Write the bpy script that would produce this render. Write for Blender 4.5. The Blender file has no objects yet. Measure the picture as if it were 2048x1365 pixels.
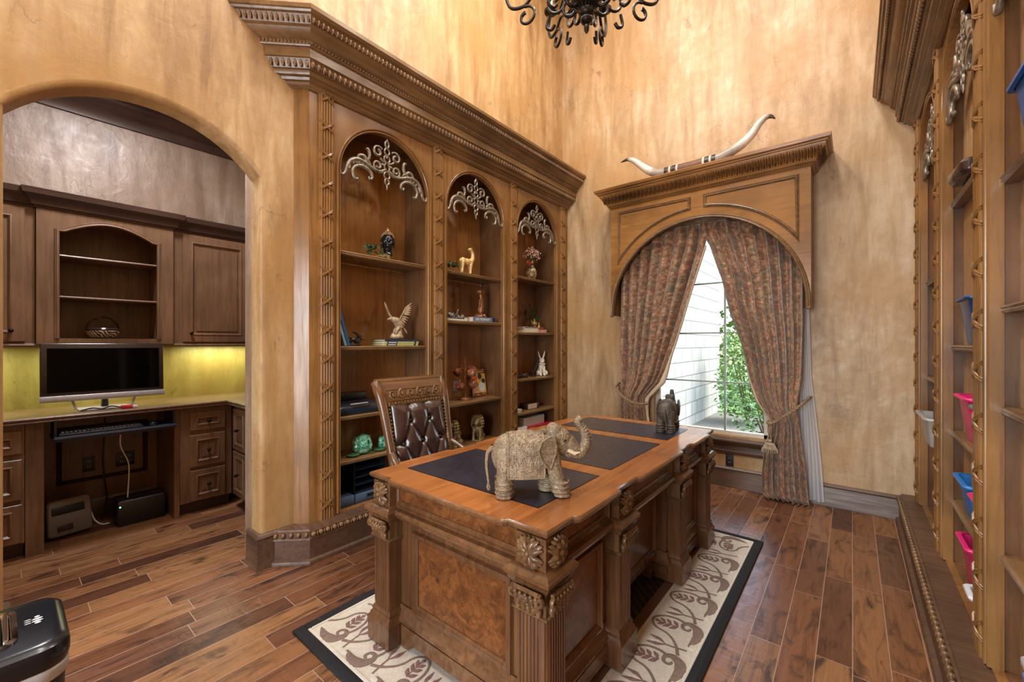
LIGHT=dict(can=32,bulb=9,alcove=48,rear_fill=150,sky=1.15,sun=2.4,strip=3.6,exp=0.2)
import bpy, math, random
from mathutils import Vector, Matrix, Euler
random.seed(7)
SC=bpy.context.scene; COL=SC.collection
pi=math.pi; sin=math.sin; cos=math.cos
def R(a): return math.radians(a)
def lerp(a,b,t): return a+(b-a)*t
def interp(pts,x):
    if x<=pts[0][0]: return pts[0][1]
    for (a,b),(c,d) in zip(pts,pts[1:]):
        if x<=c: return b+(d-b)*(x-a)/(c-a)
    return pts[-1][1]
# ------------------------------------------------------------------ mesh builder
class MB:
    def __init__(s): s.v=[]; s.f=[]; s.fm=[]; s.uv={}; s.mi=0
    def add(s,vs,fs):
        b=len(s.v); s.v+= [tuple(p) for p in vs]
        for f in fs: s.f.append([b+i for i in f]); s.fm.append(s.mi)
        return b
    def mark(s): return len(s.v)
    def tf(s,M,b=0):
        for i in range(b,len(s.v)): s.v[i]=tuple(M@Vector(s.v[i]))
    def box(s,x0,y0,z0,x1,y1,z1):
        s.add([(x0,y0,z0),(x1,y0,z0),(x1,y1,z0),(x0,y1,z0),(x0,y0,z1),(x1,y0,z1),(x1,y1,z1),(x0,y1,z1)],
              [(0,3,2,1),(4,5,6,7),(0,1,5,4),(1,2,6,5),(2,3,7,6),(3,0,4,7)])
    def obox(s,c,h,rot=(0,0,0)):
        b=s.mark(); s.box(-h[0],-h[1],-h[2],h[0],h[1],h[2]); s.tf(Matrix.Translation(c)@Euler(rot).to_matrix().to_4x4(),b)
    def rbox(s,c,h,r=.005,rot=(0,0,0),taper=1.0):
        # box with bevelled vertical corners and softened top and bottom
        b=s.mark(); n=4; pts=[]
        for cx,cy,a0 in ((1,1,0),(-1,1,90),(-1,-1,180),(1,-1,270)):
            for k in range(n+1):
                a=R(a0+90*k/n); pts.append((cx*(h[0]-r)+r*cos(a),cy*(h[1]-r)+r*sin(a)))
        m=len(pts); rb=min(r,h[2]*.5)
        rings=[]
        for z,ins in ((-h[2],rb*.7),(-h[2]+rb,0),(h[2]-rb,0),(h[2],rb*.7)):
            k=lerp(taper,1,(z+h[2])/(2*h[2]))
            rings.append([(x*k*(1-ins/h[0]),y*k*(1-ins/h[1]),z) for x,y in pts])
        vs=[p for r_ in rings for p in r_]; fs=[]
        for j in range(3):
            for i in range(m):
                fs.append((j*m+i,j*m+(i+1)%m,(j+1)*m+(i+1)%m,(j+1)*m+i))
        fs.append(tuple(range(m-1,-1,-1))); fs.append(tuple(range(3*m,4*m)))
        s.add(vs,fs); s.tf(Matrix.Translation(c)@Euler(rot).to_matrix().to_4x4(),b)
    def prism(s,poly,fn,a,b):
        n=len(poly)
        vs=[fn(p,q,a) for p,q in poly]+[fn(p,q,b) for p,q in poly]
        fs=[tuple(range(n-1,-1,-1)),tuple(range(n,2*n))]+[(i,(i+1)%n,n+(i+1)%n,n+i) for i in range(n)]
        s.add(vs,fs)
    def loft(s,rings,caps=True,closed=True):
        m=len(rings[0]); vs=[p for r_ in rings for p in r_]; fs=[]
        for j in range(len(rings)-1):
            for i in range(m if closed else m-1):
                fs.append((j*m+i,j*m+(i+1)%m,(j+1)*m+(i+1)%m,(j+1)*m+i))
        if caps: fs.append(tuple(range(m-1,-1,-1))); fs.append(tuple(range((len(rings)-1)*m,len(rings)*m)))
        return s.add(vs,fs)
    def tube(s,pts,r,n=8,closed=False,flat=1.0,up=(0,0,1)):
        pts=[Vector(p) for p in pts]; N=len(pts)
        rad=r if isinstance(r,(list,tuple)) else [r]*N
        if len(rad)!=N: rad=[interp([(i/(len(rad)-1),q) for i,q in enumerate(rad)],k/(N-1)) for k in range(N)]
        rings=[]; prev=None
        for i,p in enumerate(pts):
            if closed: t=pts[(i+1)%N]-pts[i-1]
            else: t=pts[min(i+1,N-1)]-pts[max(i-1,0)]
            if t.length<1e-9: t=Vector((0,0,1))
            t.normalize()
            if prev is None:
                u=Vector(up)-t*t.dot(Vector(up))
                if u.length<1e-3: u=Vector((1,0,0))-t*t.x
                if u.length<1e-3: u=Vector((0,1,0))-t*t.y
            else: u=prev-t*t.dot(prev)
            u.normalize(); prev=u; w=t.cross(u)
            rings.append([tuple(p+(u*cos(2*pi*k/n)*flat+w*sin(2*pi*k/n))*rad[i]) for k in range(n)])
        if closed: rings.append(rings[0]); s.loft(rings,caps=False)
        else: s.loft(rings)
    def lathe(s,prof,c=(0,0,0),n=20,M=None):
        b=s.mark()
        rings=[[(max(r_,1e-4)*cos(2*pi*k/n),max(r_,1e-4)*sin(2*pi*k/n),z) for k in range(n)] for r_,z in prof]
        s.loft(rings)
        s.tf(Matrix.Translation(c)@(M if M else Matrix()),b)
    def ell(s,c,r,rot=None,nu=10,nv=7):
        b=s.mark(); rings=[]
        for j in range(nv+1):
            ph=-pi/2+pi*j/nv; k=max(cos(ph),.02)
            rings.append([(r[0]*k*cos(2*pi*i/nu),r[1]*k*sin(2*pi*i/nu),r[2]*sin(ph)) for i in range(nu)])
        s.loft(rings)
        M=Matrix.Translation(c)
        if rot is not None: M=M@(Euler(rot).to_matrix().to_4x4() if not isinstance(rot,Matrix) else rot)
        s.tf(M,b)
    def grid(s,fn,nu,nv,closeu=False):
        vs=[];fs=[];b=len(s.v)
        for j in range(nv+1):
            for i in range(nu+1):
                u,v=i/nu,j/nv; vs.append(fn(u,v)); s.uv[b+len(vs)-1]=(u,v)
        w=nu+1
        for j in range(nv):
            for i in range(nu): fs.append((j*w+i,j*w+i+1,(j+1)*w+i+1,(j+1)*w+i))
        s.add(vs,fs)
    def sweep(s,prof,path,fn,closed=False,clip0=None,side=1):
        # prof: (offset, height) ; path: 2D points ; fn(a,b,h)->xyz ; offset to the right of travel * side
        n=len(path); rings=[]
        def nrm(i,j):
            dx=path[j][0]-path[i][0]; dy=path[j][1]-path[i][1]; L=math.hypot(dx,dy) or 1
            return (dy/L*side,-dx/L*side)
        for i in range(n):
            if closed: n1=nrm(i-1,i); n2=nrm(i,(i+1)%n)
            else:
                n1=nrm(max(i-1,0),max(i,1)) ; n2=nrm(min(i,n-2),min(i+1,n-1))
            k=1+n1[0]*n2[0]+n1[1]*n2[1]; k=max(k,.25)
            m=((n1[0]+n2[0])/k,(n1[1]+n2[1])/k)
            ring=[]
            for o,h in prof:
                a=path[i][0]+m[0]*o; b_=path[i][1]+m[1]*o
                if i==0 and clip0 is not None:
                    dx=path[1][0]-path[0][0]; dy=path[1][1]-path[0][1]
                    t=(clip0-a)/dx if abs(dx)>1e-9 else 0
                    a+=dx*t; b_+=dy*t
                ring.append(fn(a,b_,h))
            rings.append(ring)
        m=len(prof); vs=[p for r_ in rings for p in r_]; fs=[]
        J=n if closed else n-1
        for j in range(J):
            for i in range(m-1):
                jj=(j+1)%n
                fs.append((j*m+i,j*m+i+1,jj*m+i+1,jj*m+i))
        if not closed: fs.append(tuple(range(m))); fs.append(tuple(range((n-1)*m+m-1,(n-1)*m-1,-1)))
        s.add(vs,fs)
    def mesh(s,name,mats,off=(0,0,0),smooth=35,fix=True):
        me=bpy.data.meshes.new(name)
        ox,oy,oz=off
        me.from_pydata([(x-ox,y-oy,z-oz) for x,y,z in s.v],[],s.f)
        if fix:
            import bmesh
            bm=bmesh.new(); bm.from_mesh(me)
            bmesh.ops.recalc_face_normals(bm,faces=bm.faces); bm.to_mesh(me); bm.free()
        if not isinstance(mats,(list,tuple)): mats=[mats]
        for m in mats: me.materials.append(m)
        me.polygons.foreach_set('material_index',[min(k,len(mats)-1) for k in s.fm])
        if s.uv:
            ul=me.uv_layers.new(name='UVMap')
            for lp in me.loops: ul.data[lp.index].uv=s.uv.get(lp.vertex_index,(0,0))
        if smooth:
            me.shade_smooth(); me.set_sharp_from_angle(angle=R(smooth))
        me.update(); return me
def setp(o,label=None,cat=None,group=None,kind=None):
    if label: o['label']=label
    if cat: o['category']=cat
    if group: o['group']=group
    if kind: o['kind']=kind
    return o
def wloc(o):
    v=Vector((0,0,0))
    while o is not None: v+=o.location; o=o.parent
    return v
def root(name,label,cat,loc=(0,0,0),rz=0,group=None,kind=None,scale=None):
    o=bpy.data.objects.new(name,None); COL.objects.link(o); o.empty_display_size=.05
    o.location=loc; o.rotation_euler=(0,0,rz)
    if scale: o.scale=(scale,)*3
    return setp(o,label,cat,group,kind)
def part(name,mb,mat,parent=None,world=False,smooth=35,fix=True,label=None,kind=None):
    off=wloc(parent) if (world and parent is not None) else (0,0,0)
    me=mb.mesh(name,mat,off,smooth,fix) if isinstance(mb,MB) else mb
    o=bpy.data.objects.new(name,me); COL.objects.link(o); o.parent=parent
    return setp(o,label,None,None,kind)
def thing(name,mb,mat,label,cat,group=None,base=None,smooth=35,kind=None,fix=True):
    # a thing that is one mesh; its origin goes to the middle of its foot
    xs=[p[0] for p in mb.v]; ys=[p[1] for p in mb.v]; zs=[p[2] for p in mb.v]
    b=base or ((min(xs)+max(xs))/2,(min(ys)+max(ys))/2,min(zs))
    o=bpy.data.objects.new(name,mb.mesh(name,mat,b,smooth,fix)); COL.objects.link(o); o.location=b
    return setp(o,label,cat,group,kind)
def struct(name,mb,mat,smooth=35,parent=None,fix=True):
    o=bpy.data.objects.new(name,mb.mesh(name,mat,(0,0,0),smooth,fix)); COL.objects.link(o); o.parent=parent
    if parent is None: o['kind']='structure'
    return o
def dup(o,loc,rz=0,label=None,parent=None):
    c=o.copy(); COL.objects.link(c)
    if parent is not None: c.parent=parent
    else: c.location=loc; c.rotation_euler=(0,0,rz)
    if label: c['label']=label
    for ch in list(o.children): dup(ch,None,0,None,c)
    return c
def blob(mb,voxel,smooth=6,disp=None):
    # fuse overlapping bodies into one continuous skin
    me=mb.mesh('tmp',[],(0,0,0),0); o=bpy.data.objects.new('tmp',me); COL.objects.link(o)
    m=o.modifiers.new('r','REMESH'); m.mode='VOXEL'; m.voxel_size=voxel
    m=o.modifiers.new('s','SMOOTH'); m.iterations=smooth; m.factor=.5
    if disp:
        t=bpy.data.textures.new('t',disp[0]); t.noise_scale=disp[1]
        m=o.modifiers.new('d','DISPLACE'); m.texture=t; m.strength=disp[2]; m.mid_level=.5; m.texture_coords='LOCAL'
    dg=bpy.context.evaluated_depsgraph_get()
    out=bpy.data.meshes.new_from_object(o.evaluated_get(dg))
    bpy.data.objects.remove(o); bpy.data.meshes.remove(me)
    for q in out.vertices:
        if q.co.z<.0008: q.co.z=.0008
    out.materials.clear(); out.shade_smooth(); return out
def bpart(name,me,mat,parent,label=None):
    me.name=name; me.materials.append(mat)
    o=bpy.data.objects.new(name,me); COL.objects.link(o); o.parent=parent
    if label: o['label']=label
    return o
def text(name,body,size,parent,loc,rot,mat,extrude=.0006,ax='CENTER'):
    cu=bpy.data.curves.new('t','FONT'); cu.body=body; cu.size=size; cu.extrude=extrude; cu.align_x=ax; cu.align_y='CENTER'
    f=bpy.data.objects.new('t',cu); COL.objects.link(f); dg=bpy.context.evaluated_depsgraph_get()
    me=bpy.data.meshes.new_from_object(f.evaluated_get(dg)); bpy.data.objects.remove(f); bpy.data.curves.remove(cu)
    me.name=name; me.materials.clear(); me.materials.append(mat)
    o=bpy.data.objects.new(name,me); COL.objects.link(o); o.parent=parent; o.location=loc; o.rotation_euler=rot
    return o
def spiral(c,r0,r1,a0,turns,n,fn):
    return [fn(c[0]+lerp(r0,r1,k/n)*cos(a0+2*pi*turns*k/n),c[1]+lerp(r0,r1,k/n)*sin(a0+2*pi*turns*k/n)) for k in range(n+1)]
def bez(ps,n=8):
    # Catmull-Rom through points
    P=[Vector(p) for p in ps]; P=[P[0]*2-P[1]]+P+[P[-1]*2-P[-2]]; out=[]
    for i in range(1,len(P)-2):
        a,b,c,d=P[i-1:i+3]
        for k in range(n):
            t=k/n; out.append(.5*((2*b)+(c-a)*t+(2*a-5*b+4*c-d)*t*t+(3*b-a-3*c+d)*t**3))
    out.append(P[-2]); return out
# ------------------------------------------------------------------ materials
def srgb(r,g,b):
    f=lambda c:(c/255/12.92 if c/255<=.04045 else ((c/255+.055)/1.055)**2.4)
    return (f(r),f(g),f(b),1)
class NT:
    def __init__(s,name):
        s.m=bpy.data.materials.new(name); s.m.use_nodes=True; s.t=s.m.node_tree; s.n=s.t.nodes
        s.p=s.n['Principled BSDF']; s.o=s.n['Material Output']
    def new(s,t,**k):
        n=s.n.new(t)
        for a,b in k.items(): setattr(n,a,b)
        return n
    def link(s,a,b): s.t.links.new(a,b)
    def set(s,k,v):
        if hasattr(v,'is_output'): s.link(v,s.p.inputs[k])
        else: s.p.inputs[k].default_value=v
        return s
    def coord(s,scale=(1,1,1),loc=(0,0,0),kind='Object',rot=(0,0,0)):
        tc=s.new('ShaderNodeTexCoord'); mp=s.new('ShaderNodeMapping')
        mp.inputs['Scale'].default_value=scale; mp.inputs['Location'].default_value=loc; mp.inputs['Rotation'].default_value=rot
        s.link(tc.outputs[kind],mp.inputs['Vector']); return mp.outputs['Vector']
    def noise(s,v,scale=5,detail=4,rough=.55,dist=0):
        n=s.new('ShaderNodeTexNoise'); n.inputs['Scale'].default_value=scale; n.inputs['Detail'].default_value=detail
        n.inputs['Roughness'].default_value=rough; n.inputs['Distortion'].default_value=dist
        s.link(v,n.inputs['Vector']); return n.outputs['Fac']
    def voro(s,v,scale=5,feature='F1',out='Distance',rnd=1):
        n=s.new('ShaderNodeTexVoronoi'); n.feature=feature; n.inputs['Scale'].default_value=scale; n.inputs['Randomness'].default_value=rnd
        s.link(v,n.inputs['Vector']); return n.outputs[out]
    def ramp(s,f,stops,interp='LINEAR'):
        n=s.new('ShaderNodeValToRGB'); n.color_ramp.interpolation=interp; e=n.color_ramp.elements
        while len(e)<len(stops): e.new(.5)
        for q,(p,c) in zip(e,stops): q.position=p; q.color=c if len(c)==4 else (*c,1)
        s.link(f,n.inputs['Fac']); return n.outputs['Color']
    def mix(s,f,a,b,mode='MIX'):
        n=s.new('ShaderNodeMix',data_type='RGBA',blend_type=mode)
        for i,v in ((0,f),(6,a),(7,b)):
            if hasattr(v,'is_output'): s.link(v,n.inputs[i])
            else: n.inputs[i].default_value=v
        return n.outputs[2]
    def math(s,op,a,b=None,c=None):
        n=s.new('ShaderNodeMath',operation=op)
        for i,v in enumerate((a,b,c)):
            if v is None: continue
            if hasattr(v,'is_output'): s.link(v,n.inputs[i])
            else: n.inputs[i].default_value=v
        return n.outputs[0]
    def bump(s,h,strength=.3,dist=.01,prev=None):
        n=s.new('ShaderNodeBump'); n.inputs['Strength'].default_value=strength; n.inputs['Distance'].default_value=dist
        s.link(h,n.inputs['Height'])
        if prev is not None: s.link(prev,n.inputs['Normal'])
        s.link(n.outputs['Normal'],s.p.inputs['Normal']); return n.outputs['Normal']
def plain(name,c,rough=.5,metal=0,spec=None,noise=.08,emit=None,coat=0):
    t=NT(name); v=t.coord((1,1,1))
    f=t.noise(v,40,3)
    a=[max(0,x*(1-noise)) for x in c[:3]]+[1]; b=[min(1,x*(1+noise)) for x in c[:3]]+[1]
    t.set('Base Color',t.ramp(f,[(.3,a),(.7,b)])).set('Roughness',rough).set('Metallic',metal)
    if coat: t.set('Coat Weight',coat).set('Coat Roughness',.1)
    if emit: t.set('Emission Color',c).set('Emission Strength',emit)
    return t.m
def wood(name,c1,c2,axis='z',rough=.32,c3=None,scale=1.0,coat=.0,bump=.08):
    t=NT(name); s={'x':(1.2,18,18),'y':(18,1.2,18),'z':(18,18,1.2)}[axis]
    v=t.coord(tuple(k*scale for k in s))
    g=t.noise(v,2.2,8,.65,.6)
    w=t.coord((1.3,1.3,1.3)); bl=t.noise(w,1.6,3,.5,.3)
    col=t.ramp(g,[(.28,c2),(.5,c1),(.75,c3 or c1)])
    dk=t.ramp(bl,[(.32,(.62,.6,.58,1)),(.65,(1.12,1.1,1.08,1))])
    col=t.mix(1.0,col,dk,'MULTIPLY')
    t.set('Base Color',col)
    t.set('Roughness',t.ramp(g,[(.3,(rough+.1,)*3),(.7,(rough-.06,)*3)]))
    if coat: t.set('Coat Weight',coat).set('Coat Roughness',.12)
    t.bump(g,bump,.003)
    return t.m
def burl(name):
    t=NT(name); v=t.coord((1,1,1)); n1=t.noise(v,16,8,.72,1.2); n2=t.noise(v,75,4,.7,1.5); n3=t.noise(v,4,3,.5,.5)
    col=t.ramp(n1,[(.34,srgb(84,54,30)),(.48,srgb(122,82,46)),(.6,srgb(146,102,60)),(.74,srgb(110,72,40))])
    col=t.mix(.55,col,t.ramp(n2,[(.35,srgb(70,44,24)),(.62,srgb(172,124,74))]),'OVERLAY')
    col=t.mix(1,col,t.ramp(n3,[(.35,(.72,.7,.68,1)),(.65,(1.1,1.08,1.05,1))]),'MULTIPLY')
    kn=t.voro(v,5,'F1'); col=t.mix(t.ramp(kn,[(.03,(1,1,1)),(.09,(0,0,0))]),col,srgb(42,26,16))
    t.set('Base Color',col).set('Roughness',.3).set('Coat Weight',.25).set('Coat Roughness',.15)
    return t.m
def plaster(name,cs,stain,gloss=.42,crack=1.0,bump=.22,off=0):
    t=NT(name); v=t.coord((1,1,1),(off,off*.7,0))
    vs=t.coord((3.2,3.2,.55),(off,0,0)); st=t.noise(vs,2.4,7,.62,.4)
    bl=t.noise(v,1.3,4,.55,.5); fine=t.noise(v,14,6,.65)
    col=t.ramp(st,[(.34,cs[0]),(.47,cs[1]),(.57,cs[2]),(.7,cs[3])])
    col=t.mix(t.ramp(bl,[(.42,(0,0,0)),(.68,(.8,.8,.8))]),col,cs[4])
    col=t.mix(t.ramp(fine,[(.35,(.22,)*3),(.6,(0,0,0))]),col,cs[0])
    # patchy darker wear, thin trowel cracks
    wr=t.noise(t.coord((1.6,1.6,.9),(off+3,1,2)),2.6,8,.7,1.2)
    col=t.mix(t.ramp(wr,[(.63,(0,0,0)),(.7,(.55,)*3)]),col,stain)
    cv=t.coord((1.0,1.0,.7),(off,2,1)); wob=t.noise(cv,6,4,.6)
    add=t.new('ShaderNodeVectorMath',operation='ADD'); t.link(cv,add.inputs[0])
    sc=t.new('ShaderNodeVectorMath',operation='SCALE'); sc.inputs['Scale'].default_value=.35
    nz=t.new('ShaderNodeTexNoise'); nz.inputs['Scale'].default_value=5; nz.inputs['Detail'].default_value=5; t.link(cv,nz.inputs['Vector']); t.link(nz.outputs['Color'],sc.inputs[0]); t.link(sc.outputs[0],add.inputs[1])
    ck=t.voro(add.outputs[0],3.4,'DISTANCE_TO_EDGE')
    msk=t.ramp(t.noise(v,1.7,3),[(.52,(0,0,0)),(.62,(1,1,1))])
    line=t.math('MULTIPLY',t.ramp(ck,[(.0,(1,1,1)),(.013,(0,0,0))]),msk)
    col=t.mix(t.math('MULTIPLY',line,.42*crack),col,stain)
    t.set('Base Color',col)
    t.set('Roughness',t.ramp(fine,[(.3,(gloss+.14,)*3),(.7,(gloss-.08,)*3)]))
    h=t.math('ADD',t.noise(v,7,8,.6,.8),t.math('MULTIPLY',line,-.14*crack))
    h=t.math('ADD',h,t.math('MULTIPLY',t.noise(t.coord((1,1,.6),(off,0,3)),34,5,.7,.6),.35)); t.bump(h,bump*1.2,.02)
    return t.m
M={}
M['plaster']=plaster('golden plaster',[srgb(148,114,76),srgb(176,141,97),srgb(192,159,115),srgb(203,175,137),srgb(170,128,76)],srgb(88,72,54))
M['plaster_back']=plaster('sandy plaster',[srgb(154,124,90),srgb(180,149,111),srgb(194,165,129),srgb(206,181,151),srgb(178,136,84)],srgb(94,76,58),off=5)
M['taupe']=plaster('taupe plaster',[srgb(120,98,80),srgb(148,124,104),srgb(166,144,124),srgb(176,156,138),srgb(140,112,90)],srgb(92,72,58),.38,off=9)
M['splash']=plaster('strip light tinted plaster',[srgb(150,134,66),srgb(172,158,82),srgb(186,170,92),srgb(192,178,106),srgb(156,128,58)],srgb(104,92,46),.4,off=13)  # greenish glow of the strip lights put into the tan wall's colour
M['ceil']=plain('ceiling paint',srgb(206,184,150),.7)
M['oak']=wood('honey stained wood',srgb(142,102,58),srgb(110,76,42),'z',.25,srgb(156,116,68))
M['oak_h']=wood('honey stained wood across',srgb(126,96,62),srgb(94,68,44),'y',.26,srgb(142,110,72))
M['oak_x']=wood('honey stained wood along wall',srgb(156,110,58),srgb(124,84,42),'x',.28,srgb(170,124,70))
M['oak_in']=wood('walnut lining',srgb(116,82,54),srgb(88,61,42),'z',.22,srgb(120,88,60))
M['oak_back']=wood('bookcase back board',srgb(172,122,66),srgb(136,92,52),'z',.2,srgb(190,138,80),coat=.9)
M['oak_back'].node_tree.nodes['Principled BSDF'].inputs['Coat IOR'].default_value=1.9
M['carve']=wood('carved bronzed wood',srgb(124,94,64),srgb(82,60,42),'y',.24,srgb(156,124,88))
M['cab']=wood('cabinet maple brown',srgb(122,92,68),srgb(98,72,54),'z',.32,srgb(134,104,78))
M['cab_d']=wood('cabinet crown dark',srgb(70,50,42),srgb(52,38,33),'y',.3,srgb(84,62,52))
M['base']=wood('baseboard brown',srgb(96,70,52),srgb(72,50,38),'x',.42,srgb(112,84,62))
M['desk']=wood('desk walnut',srgb(104,70,44),srgb(74,48,31),'z',.26,srgb(124,88,58),coat=.2)
M['desk_h']=wood('desk walnut rails',srgb(110,76,48),srgb(80,54,34),'y',.24,srgb(132,96,64),coat=.25)
M['desktop']=wood('desk cherry top',srgb(176,112,60),srgb(142,84,42),'y',.22,srgb(190,130,76),scale=.7,coat=.3)
M['burl']=burl('burl veneer')
M['carve_d']=wood('carved walnut',srgb(112,82,52),srgb(66,46,30),'z',.3,srgb(150,116,78))
M['fret']=plain('antique pewter fretwork',srgb(142,132,118),.36,.55,noise=.4)
M['iron']=plain('wrought iron',srgb(46,40,36),.38,.7,noise=.3)
M['black']=plain('black plastic',srgb(20,20,22),.35)
M['navy']=plain('charcoal blue plastic',srgb(34,42,56),.32)
M['screen']=plain('dark screen glass',(.001,.001,.001,1),.05,noise=0)
M['screen'].node_tree.nodes['Principled BSDF'].inputs['Specular IOR Level'].default_value=.08
M['bezel']=plain('brown black bezel',srgb(52,40,34),.18)
M['silver']=plain('silver plastic',srgb(178,176,178),.35,.3)
M['chrome']=plain('chrome',srgb(205,208,214),.08,1.0,noise=.02)
M['white']=plain('white card',srgb(226,226,226),.55,noise=.03)
M['paper']=plain('cream pages',srgb(214,204,180),.7,noise=.1)
M['grey']=plain('warm grey plastic',srgb(120,114,108),.45)
M['brass']=plain('antique brass',srgb(176,148,92),.34,.75,noise=.5)
M['knob']=plain('oil rubbed bronze',srgb(34,28,24),.35,.8)
M['outlet']=plain('dark outlet plate',srgb(42,44,48),.4)
M['ivory']=plain('ivory resin',srgb(222,200,164),.5,noise=.2)
M['gold']=plain('gold resin',srgb(224,192,128),.4,.15,noise=.25)
M['bone']=plain('weathered white resin',srgb(214,204,186),.6,noise=.25)
M['dkbronze']=plain('dark bronze',srgb(58,50,44),.32,.6,noise=.5)
M['copper']=plain('copper bronze',srgb(140,94,62),.3,.6,noise=.5)
M['leaf']=plain('dark green leaves',srgb(52,86,52),.5,noise=.4)
M['leaf2']=plain('pale leaves',srgb(170,172,110),.5,noise=.2)
M['teal']=plain('teal plastic',srgb(52,146,134),.35)
M['pink']=plain('hot pink plastic',srgb(226,42,120),.35)
M['blue']=plain('bright blue plastic',srgb(40,120,200),.35)
M['navybin']=plain('navy blue plastic',srgb(38,74,124),.32)
M['skyblue']=plain('deep sky blue plastic',srgb(30,96,170),.32)
M['whitebin']=plain('white plastic',srgb(222,228,236),.35,noise=.03)
M['red']=plain('red lacquer',srgb(200,36,62),.35)
M['orange']=plain('orange red card',srgb(222,80,58),.5)
M['dkgreen']=plain('chalk green card',srgb(38,62,62),.6)
M['bluebook']=plain('blue book cloth',srgb(44,92,140),.5)
M['ltbook']=plain('pale blue book',srgb(128,164,196),.5)
M['navybook']=plain('navy cover',srgb(30,40,64),.5)
M['yellow']=plain('yellow paper',srgb(222,174,78),.5)
M['purple']=plain('dusty purple cloth',srgb(86,78,120),.7)
def m_floor():
    t=NT('hand scraped plank floor'); tc=t.new('ShaderNodeTexCoord'); sp=t.new('ShaderNodeSeparateXYZ'); t.link(tc.outputs['Object'],sp.inputs[0])
    W=.127
    xs=t.math('DIVIDE',sp.outputs['X'],W); row=t.math('FLOOR',xs); fx=t.math('SUBTRACT',xs,row)
    wn=t.new('ShaderNodeTexWhiteNoise',noise_dimensions='1D'); t.link(row,wn.inputs['W'])
    yy=t.math('ADD',t.math('DIVIDE',sp.outputs['Y'],.82),t.math('MULTIPLY',wn.outputs['Value'],7.3))
    wob=t.new('ShaderNodeTexNoise',noise_dimensions='2D'); 
    idx=t.math('FLOOR',yy); fy=t.math('SUBTRACT',yy,idx)
    cb=t.new('ShaderNodeCombineXYZ'); t.link(row,cb.inputs[0]); t.link(idx,cb.inputs[1])
    w2=t.new('ShaderNodeTexWhiteNoise',noise_dimensions='2D'); t.link(cb.outputs[0],w2.inputs['Vector'])
    pid=w2.outputs['Value']; t.n.remove(wob)
    # grain shifted per plank
    off=t.new('ShaderNodeVectorMath',operation='SCALE'); off.inputs['Scale'].default_value=9; t.link(w2.outputs['Color'],off.inputs[0])
    ad=t.new('ShaderNodeVectorMath',operation='ADD'); t.link(tc.outputs['Object'],ad.inputs[0]); t.link(off.outputs[0],ad.inputs[1])
    mp=t.new('ShaderNodeMapping'); mp.inputs['Scale'].default_value=(22,2.0,1); t.link(ad.outputs[0],mp.inputs[0])
    g=t.noise(mp.outputs[0],1.6,8,.7,1.0)
    mp2=t.new('ShaderNodeMapping'); mp2.inputs['Scale'].default_value=(7,2.4,1); t.link(ad.outputs[0],mp2.inputs[0])
    b=t.noise(mp2.outputs[0],1.5,5,.6,1.2)
    base=t.ramp(pid,[(0,srgb(82,52,38)),(.25,srgb(116,75,50)),(.5,srgb(132,88,57)),(.75,srgb(150,108,71)),(1,srgb(98,62,47))])
    col=t.mix(1,base,t.ramp(g,[(.3,(.38,.34,.32,1)),(.5,(1,1,1,1)),(.72,(1.28,1.24,1.16,1))]),'MULTIPLY')
    col=t.mix(t.ramp(b,[(.54,(0,0,0)),(.68,(.85,)*3)]),col,srgb(44,25,20))
    ex=t.math('MINIMUM',fx,t.math('SUBTRACT',1,fx)); ey=t.math('MINIMUM',fy,t.math('SUBTRACT',1,fy))
    gx=t.math('LESS_THAN',ex,.015); gy=t.math('LESS_THAN',ey,.0024); gr=t.math('MAXIMUM',gx,gy)
    col=t.mix(t.math('MULTIPLY',gr,.9),col,srgb(170,140,120))
    t.set('Base Color',col).set('Roughness',t.ramp(b,[(.3,(.26,)*3),(.7,(.38,)*3)]))
    sc=t.new('ShaderNodeMapping'); sc.inputs['Scale'].default_value=(3,9,1); t.link(ad.outputs[0],sc.inputs[0])
    h=t.math('ADD',t.noise(sc.outputs[0],2.2,3,.5,.8),t.math('MULTIPLY',g,.25))
    h=t.math('SUBTRACT',h,t.math('MULTIPLY',gr,.35))
    t.bump(h,.3,.008); return t.m
M['floor']=m_floor()
def m_leather(name,c1,c2,rough,bscale=70):
    t=NT(name); v=t.coord((1,1,1)); n=t.noise(v,5,5,.6); f=t.voro(v,bscale*3,'F1')
    t.set('Base Color',t.ramp(n,[(.3,c1),(.7,c2)])).set('Roughness',t.ramp(t.noise(v,30,4,.7),[(.3,(rough-.1,)*3),(.7,(rough+.12,)*3)]))
    t.bump(f,.35,.002); return t.m
M['inset']=m_leather('navy black tooled leather',srgb(24,27,40),srgb(40,43,58),.38)
q=M['inset'].node_tree.nodes['Principled BSDF']; q.inputs['Coat Weight'].default_value=.6; q.inputs['Coat Roughness'].default_value=.33
[setattr(n.inputs['Strength'],'default_value',.12) for n in M['inset'].node_tree.nodes if n.type=='BUMP']
M['hide']=m_leather('brown buttoned leather',srgb(44,29,26),srgb(66,43,37),.26,90)
M['hide'].node_tree.nodes['Principled BSDF'].inputs['Coat Weight'].default_value=.35
[setattr(n.inputs['Strength'],'default_value',.06) for n in M['hide'].node_tree.nodes if n.type=='BUMP']
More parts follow.
